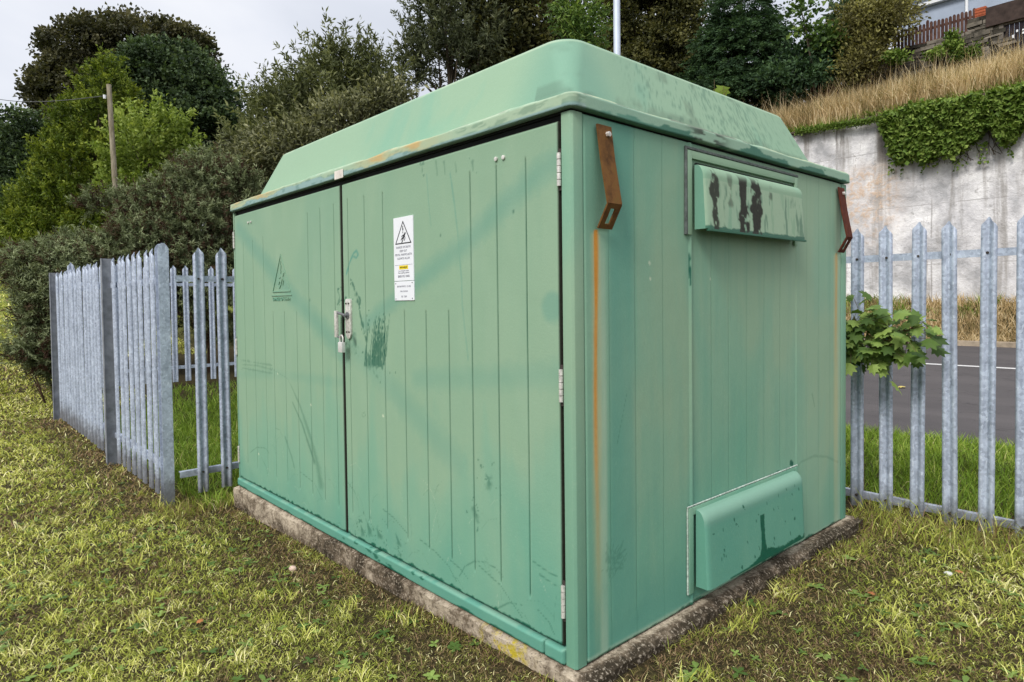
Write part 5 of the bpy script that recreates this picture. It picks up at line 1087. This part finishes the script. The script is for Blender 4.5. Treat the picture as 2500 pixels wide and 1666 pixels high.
# ------------------------------------------------------------------ sycamore shoots (near)
def palm_leaf(c, d, n_, size, V, F, T, tone):
    d = d / np.linalg.norm(d); s = np.cross(d, n_); s /= np.linalg.norm(s); n_ = np.cross(s, d)
    out = [(0, 0), (.16, .03), (.44, .02), (.33, .17), (.54, .34), (.33, .44), (.40, .70), (.17, .66), (0, 1.0), (-.17, .66), (-.40, .70), (-.33, .44), (-.54, .34), (-.33, .17), (-.44, .02), (-.16, .03)]
    b = len(V); V.append(c + d * 0.35 * size)
    for x, y in out: V.append(c + (d * y + s * x + n_ * (-0.25 * abs(x) - 0.18 * y * y)) * size)
    m_ = len(out)
    for k in range(m_): F.append((b, b + 1 + k, b + 1 + (k + 1) % m_)); T.append(tone)
def sycamore(name, label, stems, nleaf, size, seed, base, mat=None, tone0=0.45, spread=0.12, low=0.25):
    R = np.random.default_rng(seed); root = thing(name, base, label, 'sapling'); mb = MB(); V = []; F = []; T = []
    for pts in stems:
        pts = [np.array(p, float) for p in pts]; mb.tube(pts, [0.008] + [0.005] * (len(pts) - 2) + [0.002], 6)
        for k in range(nleaf):
            t = (low + (1 - low) * R.random()) * (len(pts) - 1); i0 = min(int(t), len(pts) - 2); p = pts[i0] * (1 - t + i0) + pts[i0 + 1] * (t - i0)
            o = R.normal(size=3) * spread * np.array([1, .6, .8]); q = p + o; mb.tube([p, (p + q) / 2 + np.array([0, 0, .01]), q], 0.0016, 4)
            d = unit(o * np.array([1, 1, .3]) + R.normal(size=3) * 0.03 + np.array([0, -.03, -.05])); n_ = unit(np.array([0.15, -0.45, 1.0]) + R.normal(size=3) * 0.35)
            palm_leaf(q, d, n_, size * (0.6 + 0.6 * R.random()), V, F, T, float(np.clip(tone0 + 0.22 * R.normal(), 0, 1)))
    mb.build('stem', m_plain('green_stem', (0.10, 0.07, 0.03), 0.7), root)
    mesh_np('foliage', np.array(V), np.array(F), mat or M_SYC, root, False, fattrs={'tone': np.array(T)})
hz = float(height(0.05, 3.0))
sycamore('sycamore_seedling', 'leafy green sycamore seedling pushing through the palisade beside the right edge of the cabinet',
         [[(-0.17, 3.28, hz), (-0.17, 3.27, 0.9), (-0.08, 3.1, 1.12), (0.0, 2.95, 1.22), (0.06, 2.9, 1.27)], [(-0.16, 3.28, hz), (-0.16, 3.26, 0.9), (0.0, 3.1, 1.08), (0.16, 2.92, 1.16), (0.30, 2.9, 1.20)], [(-.17, 3.29, hz), (-0.17, 3.2, 0.9), (-0.02, 3.0, 1.02), (0.10, 2.95, 1.08), (0.24, 2.9, 1.13)], [(-.17, 3.3, hz), (-0.17, 3.2, 0.9), (-0.12, 3.0, 1.05), (-0.10, 2.9, 1.15), (-0.08, 2.88, 1.24)], [(-.18, 3.3, hz), (-0.17, 3.2, 0.9), (-0.1, 3.0, 0.98), (-0.04, 2.9, 1.04), (0.12, 2.88, 1.05)]], 46, 0.10, 11, (-0.17, 3.28, hz), None, 0.6, 0.085, 0.55)
hz2 = float(height(-1.1, 2.95))
sycamore('sycamore_seedling', 'pale lime leaf sprig showing above the back edge of the roof', [[(-1.10, 2.95, hz2), (-1.10, 2.93, 1.6), (-1.12, 2.9, 2.7), (-1.10, 2.86, 3.10)], [(-1.12, 2.9, 2.6), (-1.08, 2.88, 2.9), (-1.00, 2.88, 3.0)]], 7, 0.12, 12, (-1.1, 2.95, hz2), M_LIME, 0.7, 0.05)
# ------------------------------------------------------------------ grass
def blades(P, L, wd, lean, tone, R):
    n = len(P); a = R.random(n) * 2 * math.pi; la = R.random(n) * 2 * math.pi
    dirh = np.stack([np.cos(la), np.sin(la), 0 * la], -1); S = np.stack([np.cos(a), np.sin(a), 0.25 * R.normal(size=n)], -1)
    S = S * (wd / 2)[:, None]; zz = np.array([0, 0, 1.0])
    th = lean; m_ = P + (dirh * np.sin(th * 0.6)[:, None] + zz * np.cos(th * 0.6)[:, None]) * (L * 0.55)[:, None]
    t_ = m_ + (dirh * np.sin(th * 1.35)[:, None] + zz * np.cos(th * 1.35)[:, None]) * (L * 0.5)[:, None]
    V = np.stack([P - S, P + S, m_ + S * 0.75, m_ - S * 0.75, t_], 1).reshape(-1, 3); b = np.arange(n)[:, None] * 5
    return V, np.concatenate([b + np.array([[0, 1, 2, 3]])]), b + np.array([[3, 2, 4]]), tone
def grass_obj(name, P, L, wd, lean, tone, mat, R, label=None):
    V, Q, T3, t = blades(P, L, wd, lean, tone, R)
    o = mesh_np(name, V, [Q, T3], mat, None, False, fattrs={'tone': np.concatenate([t, t])}); o['kind'] = 'stuff'; return o
M_GRASS = m_leaf('grass_blades', [(0.0, (0.07, 0.04, 0.022)), (0.15, (0.36, 0.24, 0.14)), (0.28, (0.22, 0.20, 0.06)), (0.42, (0.25, 0.31, 0.055)), (0.60, (0.47, 0.50, 0.095)), (0.80, (0.76, 0.76, 0.22)), (1.0, (0.92, 0.86, 0.50))], 0.3, 0.6, None, 0.2)
M_LUSH = m_leaf('lush_grass', [(0.0, (0.08, 0.07, 0.03)), (0.25, (0.09, 0.15, 0.02)), (0.6, (0.22, 0.35, 0.045)), (0.85, (0.42, 0.53, 0.10)), (1.0, (0.62, 0.58, 0.27))], 0.35, 0.55, None, 0.2)
M_STRAW = m_leaf('dry_grass', [(0.0, (0.14, 0.14, 0.05)), (0.3, (0.34, 0.25, 0.13)), (0.6, (0.60, 0.45, 0.25)), (1.0, (0.86, 0.74, 0.50))], 0.3, 0.8, (0.9, 0.5), 0.1)
R = np.random.default_rng(77)
# polar sampling round the camera foot with size growing with distance
def sample(n, r0, r1, a0, a1, power):
    u = R.random(n)
    if power == 0: r = r0 * (r1 / r0) ** u
    else: r = (r0 ** power + u * (r1 ** power - r0 ** power)) ** (1 / power)
    az = np.radians(R.uniform(a0, a1, n)); return CAM[0] + r * np.sin(az), CAM[1] + r * np.cos(az), r
x, y, r = sample(760000, 1.9, 36, -112, 14, 0.0)
incab = (x > -W - 0.05) & (x < 0.095) & (y > -0.045) & (y < D + 0.1)
compound = (x > -9.4) & (x < -3.5) & (y > -0.25) & (y < 3.2)
ok = ~incab & ~compound & (y < 3.05) & (x > -34) & ~((x > -3.6) & (x < -.2) & (y > D))
gorse_zone = (x < -9.3) & (x > -14) & (y > 0.8); ok &= ~gorse_zone
x, y, r = x[ok], y[ok], r[ok]
s = np.clip(r / 4.2, 0.62, 9)
z = height(x, y)
patch = fbm(x, y, 1.1, 4, 31); patch2 = fbm(x, y, 4.2, 3, 37); p3 = fbm(x, y, 14, 2, 39)
# bare or brown places: foot of plinth, fence line, worn patches
dpl = np.where((x > -W - .1) & (x < 0.3) & (y < 0), -y, 9.0); dpl = np.minimum(dpl, np.where((y > -0.1) & (y < D + .2) & (x > 0), x - 0.07, 9.0))
dfn = np.where((y < -0.2) & (x < -3.8) & (x > -9.7), np.abs(y + 0.42), 9.0); dfn = np.minimum(dfn, np.where((x > 0.0), np.abs(y - 3.1), 9.0))
brown = np.maximum(1 - sstep(dpl, 0.05, 0.62), 0.9 * (1 - sstep(dfn, 0.05, 0.55)))
right = sstep(x, -0.2, 0.4); brown = np.maximum(brown * (0.55 + 0.6 * patch2), 0.85 * sstep(patch * 0.5 + patch2 * 0.5, 0.57, 0.69) * (1 - 0.4 * right))
brown = np.maximum(brown, 0.55 * right * (1 - sstep(np.hypot(x - 0.55, y + 0.1), 0.3, 1.1)))
hf = fbm(x, y, 26, 2, 43); thin = (R.random(len(x)) < brown * 0.32 + 0.50 * (1 - sstep(hf, 0.37, 0.52)) * (r < 12)); keep = ~thin; x, y, z, r, s, brown, patch, patch2, p3, right = [q[keep] for q in (x, y, z, r, s, brown, patch, patch2, p3, right)]
farl = sstep(-x, 5, 14); n = len(x)
tone = 0.47 + 0.95 * (patch - 0.5) + 0.55 * (p3 - 0.5) + 0.19 * R.normal(size=n) + 0.10 * farl + 0.02 - 0.04 * right
tone = tone * (1 - brown) + brown * (0.16 + 0.10 * R.normal(size=n)); tone = np.where(R.random(n) < 0.06, 0.93 + 0.05 * R.normal(size=n), tone)
L = s * (0.030 + 0.024 * R.random(n)) * (1 + 0.7 * sstep(patch2, 0.55, 0.75) * right) ; wd = s * (0.0042 + 0.0028 * R.random(n)); lean = 0.75 + 0.85 * R.random(n)
L *= np.where(R.random(n) < 0.03, 1.9, 1); P = np.stack([x, y, z - 0.004], -1)
L = L / (1 + 0.35 * (s - 1))
grass_obj('lawn_grass', P, L, wd, lean, np.clip(tone, 0, 1), M_GRASS, R)
# tufts of longer bright blades
tx, ty, tr = sample(520, 2.0, 11, -110, 20, 0.8); okk = ~((tx > -W - 0.1) & (tx < 0.13) & (ty > -0.08) & (ty < D + 0.12)) & (ty < 3.1) & ~((tx < -3.4) & (ty > -.3)) & ~((tx > -3.5) & (tx < 0.1) & (ty > 0)); tx, ty = tx[okk], ty[okk]
per = 26; cx2 = np.repeat(tx, per) + R.normal(size=len(tx) * per) * 0.028; cy2 = np.repeat(ty, per) + R.normal(size=len(tx) * per) * 0.028; n = len(cx2)
okk = ~((cx2 > -W - 0.05) & (cx2 < 0.1) & (cy2 > -0.05) & (cy2 < D + 0.1)); cx2, cy2 = cx2[okk], cy2[okk]; tt = np.repeat(R.uniform(.55, .95, len(tx)), per)[okk]; n = len(cx2)
grass_obj('grass_tuft', np.stack([cx2, cy2, height(cx2, cy2) - .004], -1), 0.045 + 0.05 * R.random(n), 0.004 + 0.003 * R.random(n), 0.5 + 0.7 * R.random(n), np.clip(tt + 0.1 * R.normal(size=n), 0, 1), M_GRASS, R)
# long coarse grass along the right fence, plinth and inside the compound, road verge
def longgrass(name, n, x0, x1, y0, y1, l0, l1, wd0, mat, t0, ts, lean0=0.2, dens=None):
    x = R.uniform(x0, x1, n); y = R.uniform(y0, y1, n)
    if dens is not None: k = R.random(n) < dens(x, y); x, y = x[k], y[k]
    n = len(x); t = t0 + ts * R.normal(size=n) + 0.5 * (fbm(x, y, 2.5, 3, 3) - 0.5)
    grass_obj(name, np.stack([x, y, height(x, y) - 0.01], -1), R.uniform(l0, l1, n), wd0 * (0.7 + 0.6 * R.random(n)), lean0 + 0.8 * R.random(n), np.clip(t, 0, 1), mat, R)
longgrass('fence_grass', 4200, -0.1, 3.2, 2.55, 3.3, 0.05, 0.20, 0.006, M_GRASS, 0.35, 0.22, 0.3)
longgrass('verge_grass', 42000, -3.5, 4.5, 3.25, 6.4, 0.06, 0.19, 0.008, M_LUSH, 0.55, 0.18, 0.25)
longgrass('compound_grass', 30000, -9.3, -3.6, -0.2, 3.1, 0.06, 0.19, 0.010, M_LUSH, 0.55, 0.18, 0.25, lambda x, y: 0.35 + 0.65 * (x > -8.6))
longgrass('plinth_grass', 2400, 0.075, 0.22, 0.1, 2.6, 0.025, 0.075, 0.005, M_GRASS, 0.4, 0.2, 0.4, lambda x, y: fbm(x, y, 5, 2, 4) > 0.52)
longgrass('plinth_grass', 3000, -3.5, 0.0, -0.12, -0.03, 0.02, 0.055, 0.005, M_GRASS, 0.35, 0.2, 0.5, lambda x, y: fbm(x, y, 4, 2, 14) > 0.5)
longgrass('corner_grass', 1500, -4.1, -3.5, -0.5, 0.5, 0.04, 0.14, 0.006, M_GRASS, 0.3, 0.22, 0.3)
longgrass('bank_grass', 26000, -9, 6, 14.5, 16.35, 0.10, 0.34, 0.018, M_STRAW, 0.45, 0.2, 0.15)
longgrass('bank_grass', 5200, -9, 6, 15.6, 16.35, 0.15, 0.45, 0.018, M_LUSH, 0.45, 0.2, 0.2, lambda x, y: fbm(x, y, 0.9, 2, 15) > 0.45)
longgrass('slope_dry_grass', 70000, -13, 6, 16.85, 19.7, 0.35, 1.0, 0.018, M_STRAW, 0.55, 0.25, 0.03)
longgrass('slope_tall_stalks', 7000, -13, 6, 17.2, 19.6, 0.9, 1.5, 0.014, M_STRAW, 0.65, 0.25, 0.02, lambda x, y: fbm(x, y, 1.6, 3, 45) > 0.5)
longgrass('slope_green_grass', 12000, -13, 6, 16.8, 17.3, 0.12, 0.40, 0.02, M_LUSH, 0.5, 0.2, 0.3)
longgrass('slope_weeds', 16000, -13, 6, 17.4, 20.0, 0.3, 1.05, 0.022, M_BRAM, 0.35, 0.25, 0.15, lambda x, y: fbm(x, y, 0.8, 2, 25) > 0.45)
# small broad-leaf weeds in the turf
def weeds(name, n, seed, x0, x1, y0, y1, size, mat):
    R = np.random.default_rng(seed); V = []; F = []; T = []
    for k in range(n):
        x, y = R.uniform(x0, x1), R.uniform(y0, y1)
        if (-W - .08 < x < .12 and y > -.06) or (x < -3.4 and y > -.5): continue
        z = float(height(x, y)) + 0.012; m_ = R.integers(3, 7); tn = R.uniform(.3, .9); sz = size * R.uniform(.5, 1.2)
        for j in range(m_):
            a = 2 * math.pi * j / m_ + R.normal() * .3; d = np.array([math.cos(a), math.sin(a), R.uniform(.05, .5)]); s = np.array([-math.sin(a), math.cos(a), 0]); b = len(V); c = np.array([x, y, z])
            for u, w_ in ((0, .04), (.3, .20), (.7, .26), (1, .03)): V += [c + (d * u + s * w_ + np.array([0, 0, -.25 * u * u])) * sz, c + (d * u - s * w_ + np.array([0, 0, -.25 * u * u])) * sz]
            for q in range(3): F.append((b + 2 * q, b + 2 * q + 1, b + 2 * q + 3, b + 2 * q + 2)); T.append(tn)
    o = mesh_np(name, np.array(V), np.array(F), mat, None, False, fattrs={'tone': np.array(T)}); o['kind'] = 'stuff'
weeds('turf_weeds', 420, 3, -5, 0.2, -2.2, -0.06, 0.035, M_SYC); weeds('turf_weeds', 260, 4, 0.1, 2.6, -0.6, 3.0, 0.04, M_SYC)
# fallen leaves and stones
LEAFM = m_leaf('dead_leaf', [(0.0, (0.30, 0.10, 0.04)), (0.5, (0.50, 0.22, 0.08)), (1.0, (0.62, 0.50, 0.15))], 0.2, 0.7)
def fallen(px, py, zz, size, tone, label, seed):
    R = np.random.default_rng(seed); v = ray(px, py); p = CAM + v * ((zz - CAM[2]) / v[2]); p[2] = float(height(p[0], p[1])) + 0.03
    V = []; F = []; T = []; a = R.random() * 6; palm_leaf(p, np.array([math.cos(a), math.sin(a), .15]), np.array([0.1, -.2, 1.0]), size, V, F, T, tone)
    tag(mesh_np('fallen_leaf', np.array(V), np.array(F), LEAFM, None, fattrs={'tone': np.array(T)}), label, 'leaf', 'fallen leaves on the grass')
fallen(1655, 1443, -.12, .045, .95, 'yellow dead leaf on the bare soil right of the plinth, nearest the corner', 1)
fallen(2000, 1395, -.1, .035, .25, 'orange brown dead leaf on the turf right of the cabinet', 2)
fallen(455, 1470, -.2, .035, .3, 'small orange dead leaf in the lawn near the bottom left', 3)
fallen(2067, 889, 0.02, .12, 1.0, 'yellow leaf lying on the dark road surface', 4)
fallen(2205, 1330, -.1, .04, .4, 'tan dead leaf in the long tufts below the right fence', 5)
def pebble(px, py, zz, r, mat, label, seed):
    v = ray(px, py); p = CAM + v * ((zz - CAM[2]) / v[2]); p[2] = float(height(p[0], p[1])); import bmesh
    bm = bmesh.new(); bmesh.ops.create_icosphere(bm, subdivisions=3, radius=r); R = np.random.default_rng(seed)
    for vv in bm.verts: k = 1 + 0.25 * math.sin(vv.co.x * 60 + seed) * math.cos(vv.co.y * 70); vv.co = Vector((vv.co.x * k * 1.2, vv.co.y * k, vv.co.z * 0.75))
    me = bpy.data.meshes.new('stone'); bm.to_mesh(me); bm.free(); me.materials.append(mat); me.polygons.foreach_set('use_smooth', [True] * len(me.polygons))
    o = bpy.data.objects.new('stone', me); o.location = (p[0], p[1], p[2] + r * .5); link(o); tag(o, label, 'stone')
pebble(673, 1335, -.2, .020, m_plain('pink_pebble', (0.62, 0.46, 0.38), 0.8, 0.2, 0, 0.15, 30), 'small pinkish pebble in the worn lawn before the left door', 1)
pebble(2180, 1330, -.1, .016, m_plain('white_pebble', (0.6, 0.6, 0.58), 0.8, 0.2, 0, 0.15, 30), 'small whitish pebble under the right fence', 2)
